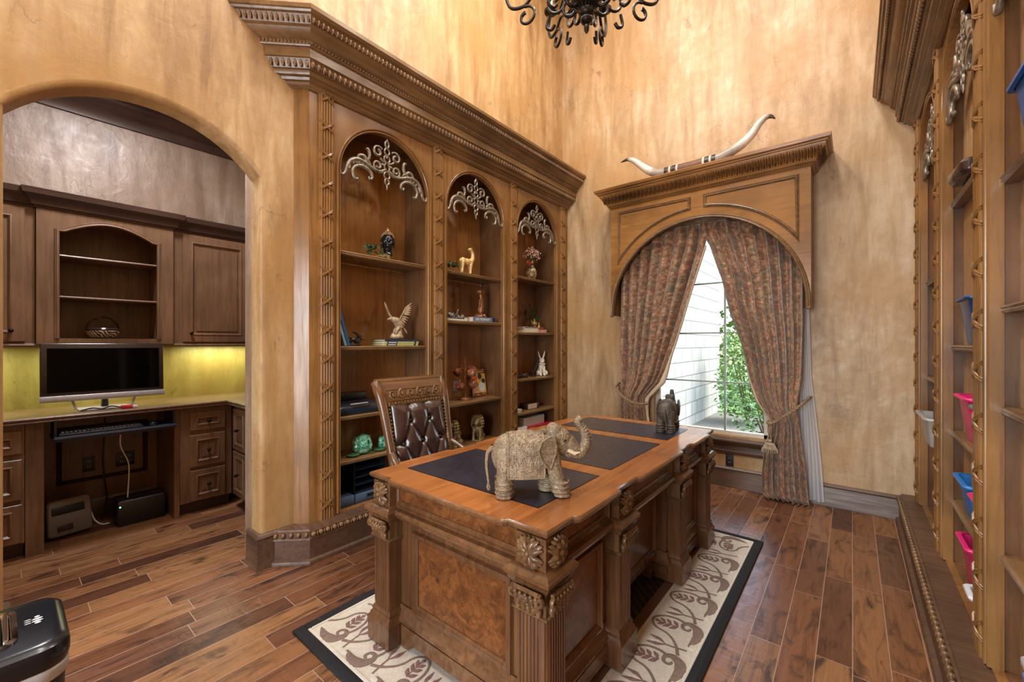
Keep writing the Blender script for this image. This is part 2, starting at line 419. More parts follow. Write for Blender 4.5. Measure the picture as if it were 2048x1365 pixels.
def m_curtain():
    t=NT('paisley brocade'); v0=t.coord((1.25,2.6,1),kind='UV'); nz=t.new('ShaderNodeTexNoise'); nz.inputs['Scale'].default_value=9; nz.inputs['Detail'].default_value=3; t.link(v0,nz.inputs['Vector'])
    sc=t.new('ShaderNodeVectorMath',operation='SCALE'); sc.inputs['Scale'].default_value=.10; t.link(nz.outputs['Color'],sc.inputs[0]); ad=t.new('ShaderNodeVectorMath',operation='ADD'); t.link(v0,ad.inputs[0]); t.link(sc.outputs[0],ad.inputs[1]); v=ad.outputs[0]
    n=t.noise(v,4,3,.5); d=t.voro(v,9,'F1'); fine=t.noise(v,60,4,.65,.8); d2=t.voro(v,30,'F1'); cc=t.voro(v,30,'F1','Color'); sp=t.new('ShaderNodeSeparateColor'); t.link(cc,sp.inputs[0])
    base=t.ramp(n,[(.34,srgb(138,120,94)),(.46,srgb(178,134,98)),(.58,srgb(192,132,98)),(.72,srgb(160,132,102))])
    col=t.mix(.55,base,t.ramp(sp.outputs[0],[(.1,srgb(172,112,82)),(.4,srgb(196,164,126)),(.7,srgb(124,110,88)),(.95,srgb(152,92,68))]))
    col=t.mix(t.ramp(d2,[(.35,(0,0,0)),(.6,(.6,)*3)]),col,srgb(84,60,46))
    ring=t.math('LESS_THAN',t.math('ABSOLUTE',t.math('SUBTRACT',d,.36)),.05)
    col=t.mix(t.math('MULTIPLY',ring,.5),col,srgb(170,146,112))
    col=t.mix(t.ramp(d,[(.16,(.7,)*3),(.28,(0,0,0))]),col,srgb(98,98,84))
    col=t.mix(t.ramp(fine,[(.45,(0,0,0)),(.68,(.5,)*3)]),col,srgb(80,56,44))
    t.set('Base Color',col).set('Roughness',.6).set('Sheen Weight',.25); t.bump(fine,.15,.002); return t.m
M['curtain']=m_curtain()
M['lining']=plain('cream curtain lining',srgb(226,206,178),.8,noise=.03)
def m_sheer():
    t=NT('sheer voile'); tr=t.new('ShaderNodeBsdfTranslucent'); tp=t.new('ShaderNodeBsdfTransparent'); mx=t.new('ShaderNodeMixShader'); m2=t.new('ShaderNodeMixShader')
    t.set('Base Color',(.86,.87,.9,1)).set('Roughness',.9); tr.inputs[0].default_value=(.86,.87,.9,1)
    mx.inputs[0].default_value=.4; t.link(t.p.outputs[0],mx.inputs[1]); t.link(tr.outputs[0],mx.inputs[2])
    m2.inputs[0].default_value=.25; t.link(mx.outputs[0],m2.inputs[1]); t.link(tp.outputs[0],m2.inputs[2]); t.link(m2.outputs[0],t.o.inputs[0]); return t.m
M['sheer']=m_sheer()
def m_glass():
    t=NT('window glass'); tp=t.new('ShaderNodeBsdfTransparent'); gl=t.new('ShaderNodeBsdfGlossy'); gl.inputs['Roughness'].default_value=.02; mx=t.new('ShaderNodeMixShader'); fr=t.new('ShaderNodeFresnel'); fr.inputs[0].default_value=1.45
    tp.inputs[0].default_value=(.95,.98,.97,1)
    t.link(fr.outputs[0],mx.inputs[0]); t.link(tp.outputs[0],mx.inputs[1]); t.link(gl.outputs[0],mx.inputs[2]); t.link(mx.outputs[0],t.o.inputs[0]); return t.m
M['glass']=m_glass()
def m_fabric(name,c1,c2,scale=60,rough=.9):
    t=NT(name); v=t.coord((1,1,1)); n=t.noise(v,scale,5,.7); b=t.noise(v,3,3)
    t.set('Base Color',t.mix(t.ramp(b,[(.35,(0,0,0)),(.65,(.5,)*3)]),t.ramp(n,[(.3,c1),(.7,c2)]),c1)).set('Roughness',rough); t.bump(n,.5,.004); return t.m
M['rug_beige']=m_fabric('beige wool pile',srgb(194,184,166),srgb(218,210,194))
M['rug_black']=m_fabric('black wool pile',srgb(18,17,18),srgb(34,32,34))
M['rug_cream']=m_fabric('cream wool pile',srgb(198,190,174),srgb(222,216,204))
M['rug_taupe']=m_fabric('taupe wool pile',srgb(112,92,82),srgb(146,124,110))
M['rug_mauve']=m_fabric('mauve wool pile',srgb(112,82,78),srgb(150,118,108))
M['rug_brown']=m_fabric('brown wool pile',srgb(92,62,48),srgb(120,86,68))
def m_rugc():
    t=NT('dark striped wool field'); v=t.coord((1,1,1)); w=t.new('ShaderNodeTexWave',wave_type='BANDS',bands_direction='DIAGONAL'); w.inputs['Scale'].default_value=11; w.inputs['Distortion'].default_value=3; w.inputs['Detail'].default_value=2
    t.link(v,w.inputs['Vector']); t.set('Base Color',t.ramp(w.outputs['Fac'],[(.4,srgb(18,14,14)),(.7,srgb(58,44,38))])).set('Roughness',.95); t.bump(t.noise(v,70,4),.4,.004); return t.m
M['rug_field']=m_rugc()
def m_stone():
    t=NT('pale limestone blocks'); tc=t.new('ShaderNodeTexCoord'); sp=t.new('ShaderNodeSeparateXYZ'); t.link(tc.outputs['Object'],sp.inputs[0])
    cb=t.new('ShaderNodeCombineXYZ'); t.link(sp.outputs['Y'],cb.inputs[0]); t.link(sp.outputs['Z'],cb.inputs[1])
    br=t.new('ShaderNodeTexBrick'); br.inputs['Scale'].default_value=1; br.inputs['Brick Width'].default_value=.62; br.inputs['Row Height'].default_value=.26; br.inputs['Mortar Size'].default_value=.012; br.inputs['Mortar Smooth'].default_value=.2
    br.offset=.37; br.squash=.6; br.squash_frequency=3
    br.inputs['Color1'].default_value=srgb(150,150,148); br.inputs['Color2'].default_value=srgb(130,129,127); br.inputs['Mortar'].default_value=srgb(88,88,88)
    t.link(cb.outputs[0],br.inputs['Vector']); n=t.noise(t.coord((1,1,1)),6,6,.7)
    t.set('Base Color',t.mix(t.ramp(n,[(.4,(0,0,0)),(.7,(.3,)*3)]),br.outputs['Color'],srgb(118,117,114))).set('Roughness',.85); t.bump(n,.4,.02); return t.m
M['stone']=m_stone()
M['soil']=plain('leaf mulch ground',srgb(98,96,88),.9,noise=.4)
M['lawn']=plain('sunlit lawn',srgb(104,130,70),.9,noise=.3)
M['shrub']=plain('garden leaves',srgb(78,118,58),.5,noise=.4)
M['shrub2']=plain('young garden leaves',srgb(112,148,72),.5,noise=.35)
M['bark']=plain('bark',srgb(92,76,60),.8,noise=.3)
def m_carved(name,c1,c2,sc=55,metal=.1,rough=.5):
    t=NT(name); v=t.coord((1,1,1)); w=t.voro(v,sc*3.0,'SMOOTH_F1'); n=t.noise(v,sc*3.2,6,.7,.6); b=t.noise(v,sc*.5,3,.5)
    f=t.math('ADD',t.math('MULTIPLY',w,.35),t.math('MULTIPLY',n,.65)); mid=tuple(lerp(c2[i],c1[i],.5) for i in range(3))+(1,)
    col=t.ramp(n,[(.34,c2),(.48,mid),(.62,c1)])
    col=t.mix(1,col,t.ramp(b,[(.35,(.72,.7,.68,1)),(.65,(1.1,1.1,1.1,1))]),'MULTIPLY')
    t.set('Base Color',col).set('Roughness',rough).set('Metallic',metal); t.bump(f,.5,.004); return t.m
M['ele']=m_carved('carved sandstone resin',srgb(176,156,126),srgb(84,68,52))
M['ele_cloth']=m_carved('carved saddle cloth',srgb(180,160,130),srgb(80,64,48),60)
M['ele_dark']=m_carved('dark carved resin',srgb(112,104,94),srgb(48,43,38))
M['lion']=m_carved('gilded brass resin',srgb(188,162,112),srgb(62,50,34),40,.5,.35)
M['buddha']=plain('polished black resin',srgb(22,22,28),.16)
M['curls']=plain('bronze curls',srgb(132,104,72),.35,.5,noise=.4)
M['eagle']=m_carved('carved wood resin',srgb(206,184,152),srgb(128,100,72),60,.05)
def m_green():
    t=NT('green glazed ceramic'); v=t.coord((1,1,1)); n=t.noise(v,18,5,.6,1.5)
    t.set('Base Color',t.ramp(n,[(.35,srgb(24,92,66)),(.52,srgb(92,164,134)),(.68,srgb(206,208,176))])).set('Roughness',.15).set('Coat Weight',.4); return t.m
M['green']=m_green()
def m_zebra():
    t=NT('zebra stripe weave'); w=t.new('ShaderNodeTexWave',wave_type='BANDS',bands_direction='DIAGONAL'); w.inputs['Scale'].default_value=22; w.inputs['Distortion'].default_value=9; w.inputs['Detail'].default_value=1.5; w.inputs['Detail Scale'].default_value=.9
    t.link(t.coord((1,1,1)),w.inputs['Vector']); t.set('Base Color',t.ramp(w.outputs['Fac'],[(.46,srgb(44,30,26)),(.54,srgb(206,190,168))])).set('Roughness',.5); return t.m
M['zebra']=m_zebra()
def m_mug():
    t=NT('brown glazed mug'); v=t.coord((1,1,1)); n=t.noise(v,16,4,.6)
    t.set('Base Color',t.ramp(n,[(.35,srgb(88,44,32)),(.55,srgb(140,84,56)),(.7,srgb(196,152,112))])).set('Roughness',.2); return t.m
M['mug']=m_mug()
def m_vase():
    t=NT('mosaic vase'); v=t.coord((1,1,1)); c=t.voro(v,60,'F1','Color'); e=t.voro(v,60,'DISTANCE_TO_EDGE')
    sp=t.new('ShaderNodeSeparateColor'); t.link(c,sp.inputs[0])
    t.set('Base Color',t.mix(t.ramp(e,[(.03,(1,1,1)),(.08,(0,0,0))]),t.ramp(sp.outputs[0],[(.2,srgb(150,120,72)),(.5,srgb(206,190,146)),(.8,srgb(120,92,54))]),srgb(60,46,30))).set('Roughness',.25); return t.m
M['vase']=m_vase()
M['horn']=None
def m_horn():
    t=NT('polished horn'); v=t.coord((1,1,1),kind='UV'); sp=t.new('ShaderNodeSeparateXYZ'); t.link(v,sp.inputs[0])
    u=t.math('ABSOLUTE',t.math('SUBTRACT',sp.outputs[1],.5)); n=t.noise(t.coord((60,60,60)),.6,5,.7)
    f=t.math('ADD',u,t.math('MULTIPLY',t.math('SUBTRACT',n,.5),.14))
    t.set('Base Color',t.ramp(f,[(.12,srgb(150,140,130)),(.2,srgb(222,216,206)),(.36,srgb(196,188,176)),(.42,srgb(70,58,50)),(.48,srgb(46,38,34))])).set('Roughness',.35); return t.m
M['horn']=m_horn()
M['hidewrap']=m_leather('brown hide wrap',srgb(84,56,40),srgb(124,86,60),.55)
M['rope']=plain('tan twisted cord',srgb(146,120,92),.8,noise=.3)
M['fringe']=plain('champagne fringe',srgb(168,150,126),.8,noise=.25)
M['flower']=plain('blush dried flowers',srgb(206,150,136),.7,noise=.3)
M['flower2']=plain('rust petals',srgb(166,72,50),.6,noise=.3)
M['clear']=plain('frosted grey plastic',srgb(168,166,162),.3)
M['smoke']=plain('smoke grey plastic',srgb(66,66,72),.3)
M['dictcov']=plain('slate blue speckled cover',srgb(112,124,146),.45,noise=.35)
M['tube']=plain('cool fluorescent tube',(.82,.95,.62,1),.5,emit=2.0,noise=0)
M['canlamp']=plain('frosted lamp disc',(1,.88,.7,1),.5,emit=6.0,noise=0)
M['flame']=plain('candle bulb glow',(1,.75,.45,1),.5,emit=8.0,noise=0)
# ------------------------------------------------------------------ room shell
XL,XR,YB=-2.83,.46,4.48       # left wall, right wall, window wall
ZC=5.7; YR=-2.6
b=MB(); b.box(-4.9,YR-.1,-.12,XR+.1,YB+.2,0); struct('floor',b,M['floor'])
b=MB(); b.box(-3.2,YR-.1,ZC,XR+.1,YB+.2,ZC+.1); struct('ceiling',b,M['ceil'])
# left wall with arched opening and the bookcase recess
ACy,ACz,AR=.51,2.045,.625; a0=math.asin((2.42-ACz)/AR)
arc=[(ACy-AR*cos(a0+(pi-2*a0)*k/28),ACz+AR*sin(a0+(pi-2*a0)*k/28)) for k in range(29)]
arc[0]=(.008,2.42); arc[-1]=(1.012,2.42)
path=[(.008,-.01)]+arc+[(1.012,-.01)]
r=.028; th=.156
b=MB()
def offp(o):
    out=[]; n=len(path)
    for i,p in enumerate(path):
        q0=path[max(i-1,0)]; q1=path[min(i+1,n-1)]; dx,dy=q1[0]-q0[0],q1[1]-q0[1]; L=math.hypot(dx,dy)
        out.append((p[0]-dy/L*o,p[1]+dx/L*o))
    return out
front=offp(r); 
poly=[(YR,-.01)]+front+[(1.24,-.01),(1.24,3.06),(YB+.05,3.06),(YB+.05,ZC),(YR,ZC)]
n=len(poly); b.add([(XL,y,z) for y,z in poly],[tuple(range(n))])
prof=[(r*(1-sin(R(a))),r*(1-cos(R(a)))) for a in (0,18,36,54,72,90)]+[(0,th*.6),(0,th-.02),(.02,th)]
rings=[[(XL-d,p[0],p[1]) for p in offp(o)] for o,d in prof]
m=len(path); vs=[p for q in rings for p in q]
b.add(vs,[(j*m+i,j*m+i+1,(j+1)*m+i+1,(j+1)*m+i) for j in range(len(rings)-1) for i in range(m-1)])
back=offp(.02); poly2=[(YR,-.01)]+back+[(1.24,-.01),(1.24,3.06),(1.9,3.06),(1.9,ZC),(YR,ZC)]
b.add([(XL-th,y,z) for y,z in poly2],[tuple(range(len(poly2)-1,-1,-1))])
b.box(XL-th,1.2,0,XL-.02,1.24,3.06); b.box(XL-.45,1.22,3.06,XL-.001,YB+.05,3.12)
struct('wall_left',b,M['plaster'],20)
# alcove shell
AX=-4.75; AY0,AY1=-.75,1.8; AZ=3.45
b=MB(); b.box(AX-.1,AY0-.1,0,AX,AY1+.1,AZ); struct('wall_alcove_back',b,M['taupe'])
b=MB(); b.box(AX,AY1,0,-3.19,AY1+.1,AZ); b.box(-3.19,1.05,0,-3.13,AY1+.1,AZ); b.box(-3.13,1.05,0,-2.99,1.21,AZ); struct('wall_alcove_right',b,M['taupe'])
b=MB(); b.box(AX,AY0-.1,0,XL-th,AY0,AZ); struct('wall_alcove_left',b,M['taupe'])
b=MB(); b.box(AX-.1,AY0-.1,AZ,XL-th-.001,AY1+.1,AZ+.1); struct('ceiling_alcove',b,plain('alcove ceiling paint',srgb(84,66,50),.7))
b=MB(); b.box(AX,AY0,.9,AX+.012,AY1-.001,1.42); struct('wall_alcove_splash',b,M['splash'])
# window wall with a tall opening
WX0,WX1,WZ0,WZ1=-1.67,-.6,.49,2.62
b=MB()
for q in ((-3.3,-.01,WX0,ZC),(WX1,-.01,XR+.1,ZC),(WX0,-.01,WX1,WZ0),(WX0,WZ1,WX1,ZC)):
    b.box(q[0],YB,q[1],q[2],YB+.16,q[3])
struct('wall_back',b,M['plaster_back'],20)
b=MB(); b.box(XR,YR-.1,0,XR+.12,YB+.2,ZC); struct('wall_right',b,M['plaster'])
# wall behind the camera with an added opening that lets the fill light in
b=MB(); b.box(-3.0,YR-.12,0,-1.45,YR,ZC); b.box(.3,YR-.12,0,XR,YR,ZC); b.box(-1.45,YR-.12,2.6,.3,YR,ZC); struct('wall_rear',b,M['plaster'])
def base_prof(d=.02,h=.185): return [(0,0),(.03,0),(.03,.012),(d,.026),(d,h-.04),(d-.004,h-.03),(d+.004,h-.02),(d-.004,h-.006),(d-.012,h),(0,h)]
b=MB(); b.sweep(base_prof(.022,.19),[(-2.72,YB),(.44,YB)],lambda a,c,h:(a,c,h)); struct('baseboard_back',b,M['base'])
# baseboard of the arch pillar: into the jamb, along the wall, meeting the bookcase plinth
b=MB(); b.sweep([(0,0),(.034,0),(.034,.012),(.024,.03),(.024,.17),(.02,.18),(.028,.19),(.02,.205),(.008,.212),(0,.212)],[(-2.99,1.012),(-2.828,1.012),(-2.828,1.25)],lambda a,c,h:(a,c,h)); struct('baseboard_pillar',b,M['base'])
b=MB(); b.sweep([(0,0),(.034,0),(.034,.012),(.024,.03),(.024,.17),(.02,.18),(.028,.19),(.02,.205),(.008,.212),(0,.212)],[(-2.828,YR),(-2.828,.008),(-2.99,.008)],lambda a,c,h:(a,c,h)); struct('baseboard_left',b,M['base'])
# window: frame, muntins, glass
wr=root('window_1',None,None,((WX0+WX1)/2,YB+.09,WZ0)); wr['kind']='structure'
cream=plain('cream window frame',srgb(222,212,194),.4)
gm=plain('grey green muntin',srgb(150,158,150),.45)
b=MB(); y0,y1=YB+.06,YB+.13
b.box(WX0,y0,WZ0,WX0+.045,y1,WZ1); b.box(WX1-.045,y0,WZ0,WX1,y1,WZ1); b.box(WX0,y0,WZ0,WX1,y1,WZ0+.035); b.box(WX0,y0,WZ1-.05,WX1,y1,WZ1)
part('window_frame',b,cream,wr,True)
b=MB(); b.box(-.995,YB+.085,WZ0+.035,-.977,YB+.105,WZ1-.05)
for z in (1.0,1.495,2.0): b.box(WX0+.045,YB+.087,z-.007,WX1-.045,YB+.103,z+.007)
part('window_muntins',b,gm,wr,True)
b=MB(); b.box(WX0+.04,YB+.093,WZ0+.03,WX1-.04,YB+.097,WZ1-.04); part('window_glass',b,M['glass'],wr,True)
b=MB(); b.sweep([(0,.315),(.012,.315),(.016,.33),(.02,.345),(.012,.36),(.012,.40),(.03,.415),(.035,.43),(.062,.44),(.066,.455),(.06,.468),(-.06,.47),(-.06,.44),(0,.44)],[(WX0-.12,YB),(WX1+.12,YB)],lambda a,c,h:(a,c,h)); struct('trim_1',b,M['base'])
# crown of the alcove
b=MB(); pr=[(0,-.23),(.02,-.23),(.025,-.2),(.04,-.17),(.035,-.15),(.07,-.11),(.10,-.08),(.10,-.06),(.14,-.04),(.15,0),(0,0)]
b.sweep(pr,[(AX,AY0),(AX,AY1),(-3.19,AY1)],lambda a,c,h:(a,c,AZ+h-.02)); struct('trim_2',b,M['cab_d'])
# exterior: stone wing of the house, ground, planting
b=MB(); b.box(-2.9,4.75,-.6,-2.4,10.6,4.4); struct('exterior_wall',b,M['stone'])
b=MB(); b.box(-9,4.7,-.3,9,10.4,-.18); struct('ground_mulch',b,M['soil'])
b=MB(); b.box(-14,10.4,-.3,14,34,-.16); struct('ground_lawn',b,M['lawn'])
def leafy(name,label,c,rad,h,n,mat,cat,ls=.09):
    o=root(name,label,cat,(c[0],c[1],-.18),0,'garden planting outside the window'); b=MB(); rr=random.Random(int(c[0]*37+c[1]*11))
    for i in range(n):
        th_=rr.uniform(0,2*pi); zz=rr.uniform(.08,1)*h; k=math.sqrt(rr.random())*rad*(1-.55*abs(zz/h-.45)); p=Vector((k*cos(th_),k*sin(th_),zz))
        e=Euler((rr.uniform(-1,1),rr.uniform(-1,1),rr.uniform(0,6.3))).to_matrix(); s=ls*rr.uniform(.6,1.3)
        q=[p+e@Vector(w) for w in ((0,0,0),(s*.35,s*.5,.01),(0,s,0),(-s*.35,s*.5,.01))]
        b.add(q,[(0,1,2,3)])
    part('foliage',b,mat,o,fix=False,smooth=0)
    b=MB()
    for i in range(6):
        a=i*1.05; b.tube([(0,0,0),(rad*.25*cos(a),rad*.25*sin(a),h*.45),(rad*.5*cos(a),rad*.5*sin(a),h*.85)],[.02,.012,.005],6)
    part('stem',b,M['bark'],o)
leafy('garden_shrub','bright green leafy shrub outside, right of the stone wall end',(-1.6,9.3),.62,1.75,1500,M['shrub2'],'shrub')
leafy('garden_shrub','low dark shrub on the mulch close outside the window',(-1.0,7.4),.5,.75,700,M['shrub'],'shrub',.07)
leafy('garden_shrub','wide green bush in the far garden behind the bright shrub',(-1.6,13.0),1.7,2.7,2200,M['shrub'],'shrub',.16)
leafy('garden_tree','tall pale tree in the far garden beyond the lawn',(.6,19.0),3.2,6.5,2600,M['shrub2'],'tree',.3)
# ------------------------------------------------------------------ the two fitted bookcases
def bookcase(side):
    if side=='L':
        P=lambda o,y,z:(-2.76+o,y,z); lab='tall honey stained fitted bookcase on the left wall behind the desk chair'; ox=-2.76
    else:
        P=lambda o,y,z:(.39-o,y,z); lab='tall honey stained fitted bookcase on the right wall filled with plastic bins'; ox=.39
    rt=root('bookcase',lab,'bookcase',(ox,2.88,0))
    OP=[(1.493,2.264),(2.475,3.239),(3.468,4.22)]; PIL=[1.392,2.37,3.397,4.355]; TOP=3.1; BZ=.216; Y1=4.478; DEP=.34 if side=='L' else .36
    W=lambda mb,n,m,pa=rt,**k: part(n,mb,m,pa,True,**k)
    # face frame
    b=MB(); F=lambda p,q,h:P(h,p,q)
    b.prism([(-.0675,1.2125),(-.0675,1.25),(-.035,1.282),(-.03,1.282),(0,1.279)],lambda p,q,h:P(p,q,h),.19,TOP)
    ys=[1.28]+[v for o in OP for v in o]+[Y1]
    for i in range(0,len(ys),2): b.prism([(ys[i],.19),(ys[i+1],.19),(ys[i+1],TOP),(ys[i],TOP)],F,-.03,0)
    for y0,y1 in OP:
        rr=(y1-y0)/2; yc=(y0+y1)/2; zs=2.975-rr
        b.prism([(y0,.19),(y1,.19),(y1,BZ),(y0,BZ)],F,-.03,0)
        pts=[(yc-rr*cos(pi*k/24),zs+rr*sin(pi*k/24)) for k in range(25)]
        for k in range(24):
            (a,c),(a2,c2)=pts[k],pts[k+1]; b.prism([(a,c),(a2,c2),(a2,TOP),(a,TOP)],F,-.03,0)
    W(b,'face_frame',M['oak'],smooth=0)
    # niches, trims, shelves, fretwork
    SH={'L':[[2.047,1.37,.872,.555],[2.045,1.598,.84,.42],[2.12,1.513,1.0,.63]],'R':[[1.99,1.527,1.163,.635],[2.145,1.382,.92,.55],[1.83,1.155,.76]]}[side]
    for (y0,y1),zs_ in zip(OP,SH):
        rr=(y1-y0)/2; yc=(y0+y1)/2; zs=2.975-rr
        b=MB(); a,c=y0-.018,y1+.018; zt=3.03
        for q in ((a-.015,a),(c,c+.015)): b.add([P(-.03,q[0],.18),P(-DEP,q[0],.18),P(-DEP,q[1],.18),P(-.03,q[1],.18),P(-.03,q[0],zt),P(-DEP,q[0],zt),P(-DEP,q[1],zt),P(-.03,q[1],zt)],[(0,1,2,3),(4,7,6,5),(0,4,5,1),(1,5,6,2),(2,6,7,3),(3,7,4,0)])
        for z0,z1 in ((.196,.214),(zt,zt+.015)): b.add([P(o,y,z) for z in (z0,z1) for o,y in ((-.03,a),(-DEP,a),(-DEP,c),(-.03,c))],[(0,1,2,3),(4,7,6,5),(0,4,5,1),(1,5,6,2),(2,6,7,3),(3,7,4,0)])
        W(b,'side_panel',M['oak_in'],smooth=0)
        b=MB()
        for z0,z1 in ((.18,zt),): b.add([P(o,y,z) for z in (z0,z1) for o,y in ((-DEP,a),(-DEP-.008,a),(-DEP-.008,c),(-DEP,c))],[(0,1,2,3),(4,7,6,5),(0,4,5,1),(1,5,6,2),(2,6,7,3),(3,7,4,0)])
        W(b,'back_panel',M['oak_back'],smooth=0)
        b=MB(); path=[(y0,BZ)]+[(yc-rr*cos(pi*k/28),zs+rr*sin(pi*k/28)) for k in range(29)]+[(y1,BZ)]
        b.sweep([(-.0008,-.03),(-.0008,.006),(.003,.012),(.008,.012),(.010,.004),(.014,.004),(.016,.015),(.021,.018),(.026,.015),(.028,.006),(.032,.006),(.034,0)],path,lambda p,q,h:P(h,p,q),side=-1)
        W(b,'arch_trim',M['oak'],smooth=28)
        for z in zs_:
            b=MB(); pr=[(-.32,z),(-.032,z),(-.022,z-.004),(-.018,z-.010),(-.024,z-.014),(-.020,z-.022),(-.028,z-.03),(-.32,z-.03)]
            b.prism(pr,lambda p,q,h:P(p,h,q),a,c); W(b,'shelf',M['oak_h'],smooth=25)
        # scrolled fretwork under the arch
        b=MB(); z0=2.585; k=rr/.385; f=lambda y,z:P(-.012,yc+y*k,z0+z)
        T=lambda pts,r_,n=8: b.tube([f(*p[:2]) for p in pts],r_,n,flat=.7)
        C=lambda pts,r_:b.tube([tuple(v) for v in bez([f(*p) for p in pts],5)],r_,8)
        for s in (-1,1):
            C([(s*.385,.02),(s*.378,-.005),(s*.36,-.008),(s*.34,.015),(s*.325,.06),(s*.30,.108),(s*.25,.136),(s*.19,.132),(s*.13,.112),(s*.07,.105),(s*.02,.13)],[.014,.012,.011,.015,.017,.016,.012,.010])
            C([(s*.245,-.005),(s*.262,-.012),(s*.275,.0),(s*.285,.04),(s*.265,.078),(s*.22,.098),(s*.165,.09),(s*.132,.062),(s*.128,.035),(s*.145,.022),(s*.155,.04)],[.012,.013,.012,.014,.013,.010,.009])
            C([(s*.335,.055),(s*.315,.05),(s*.305,.075)],[.012,.008])
            for i in range(6):
                t=i/5; b.ell(f(s*lerp(.31,.17,t),lerp(.085,.118,t)+.02*sin(pi*t)),(.009,.016,.016),nu=8,nv=5)
            C([(s*.245,.138),(s*.232,.168),(s*.20,.176),(s*.175,.158),(s*.158,.168),(s*.15,.20),(s*.157,.235),(s*.176,.238)],[.010,.014,.015,.012,.013,.012,.010])
            C([(s*.19,.145),(s*.16,.15),(s*.14,.13)],[.012,.008])
            b.tube(spiral((s*.078,.25),.046,.012,pi/2+s*.9,-s*1.15,22,f),[.008,.011,.012],8)
            C([(s*.06,.21),(s*.035,.19),(s*.008,.185)],[.010,.008])
            b.tube(spiral((s*.080,.145),.040,.012,-pi/2,s*1.2,22,f),[.008,.010,.011],8)
            C([(s*.085,.107),(s*.05,.10),(s*.01,.14)],[.010,.008])
            b.ell(f(s*.035,.165),(.008,.022,.010),nu=8,nv=5)
        for z,w,h in ((.33,.016,.026),(.275,.022,.026),(.218,.026,.026),(.155,.022,.034),(.092,.026,.026),(.045,.018,.024)):
            b.tube([f(w*cos(2*pi*i/10),z+h*sin(2*pi*i/10)) for i in range(10)],.0075,5,closed=True)
        b.tube([f(0,.02),f(0,-.02)],[.011,.002],6); b.ell(f(0,.232),(.012,.012,.012),nu=8,nv=5); b.ell(f(0,.36),(.008,.008,.014),nu=8,nv=5)
        W(b,'arch_fretwork',M['fret'],smooth=60)
    # reeded pilasters bound with carved ribbons
    for pc in PIL:
        b=MB(); n=5; w=.09; pr=[(pc-w/2-.008,0),(pc-w/2-.008,.012)]
        for i in range(n):
            cy=pc-w/2+w*(i+.5)/n
            for k in range(7):
                a=pi-pi*k/6; pr.append((cy+w/n/2*.94*cos(a),.014+w/n/2*1.0*sin(a)))
        pr+=[(pc+w/2+.008,.012),(pc+w/2+.008,0)]
        b.prism(pr,lambda p,q,h:P(q,p,h),.2,3.07)
        W(b,'pilaster',M['oak'],smooth=60); pil=COL.objects[-1]
        b=MB()
        for s in (-1,1):
            for d in (-.005,.005):
                b.tube([P(.013,pc-.049,s*.034+d),P(.0255,pc-.027,s*.019+d),P(.0285,pc,d*.4),P(.0255,pc+.027,-s*.019+d),P(.013,pc+.049,-s*.034+d)],[.0035,.0055,.006,.0055,.0035],6)
        b.ell(P(.029,pc,0),(.006,.009,.010),nu=8,nv=6)
        base=P(0,pc,0); rib=b.mesh('ribbon_tie',M['oak'],base,50)
        for i in range(15):
            o=bpy.data.objects.new('ribbon_tie',rib); COL.objects.link(o); o.parent=pil; w0=wloc(pil); o.location=(base[0]-w0.x,base[1]-w0.y,.31+i*.195-w0.z)
    # crown with three carved bands
    path=[(-.2,1.0845),(0,1.28),(0,Y1)]
    cr=[(-.03,3.06),(.012,3.052),(.03,3.066),(.034,3.082),(.05,3.086),(.056,3.10),(.078,3.104),(.084,3.118),(.086,3.128),(.098,3.13),(.108,3.155),(.118,3.182),(.128,3.184),(.13,3.24),(.142,3.243),(.146,3.25),(.15,3.274),(.158,3.277),(.172,3.288),(.19,3.305),(.20,3.318),(.206,3.32),(.216,3.326),(.236,3.372),(.25,3.376),(.256,3.386),(.264,3.39),(.266,3.412),(.26,3.42),(-.03,3.42)]
    b=MB(); b.sweep(cr,path,P,clip0=-.1); W(b,'crown_molding',M['oak_h'],smooth=30)
    def band(name,o,z,step,r_,tilt=0,alt=None):
        b=MB(); yst=1.28-.4142*o; L=Y1-yst; n=int(L/step)
        for i in range(n):
            y=yst+step*(i+.5); b.ell(P(o,y,z),r_,(0,0,0),7,5)
            if alt: b.ell(P(o+.002,y+step*.5,z-.002),alt,None,5,4)
        d=.7071; m=int((o+.07)/d/step+1.5)
        for i in range(m):
            t=step*(i+.5); x=o-t*d; y=yst-t*d
            if x<-.07: continue
            b.ell(P(x,y,z),(r_[1]*.75,r_[1]*.75,r_[2]),None,7,5)
        W(b,name,M['carve'],smooth=60)
    band('egg_band',.110,3.155,.036,(.016,.0145,.026),alt=(.012,.004,.022))
    band('bead_band',.150,3.262,.022,(.010,.0085,.011))
    band('leaf_band',.228,3.35,.03,(.014,.011,.024),alt=(.010,.005,.018))
    # plinth
    b=MB(); pl=[(-.03,.21),(.09,.206),(.094,.198),(.104,.196),(.104,.163),(.112,.160),(.114,.150),(.107,.146),(.107,.028),(.125,.02),(.13,.006),(.13,0),(-.03,0)]
    b.sweep(pl[::-1],path,P,clip0=-.1); W(b,'plinth',M['base'],smooth=30)
    band('egg_band',.112,.18,.046,(.016,.017,.0165),alt=(.012,.005,.015))
    return rt
bookcase('L'); bookcase('R')
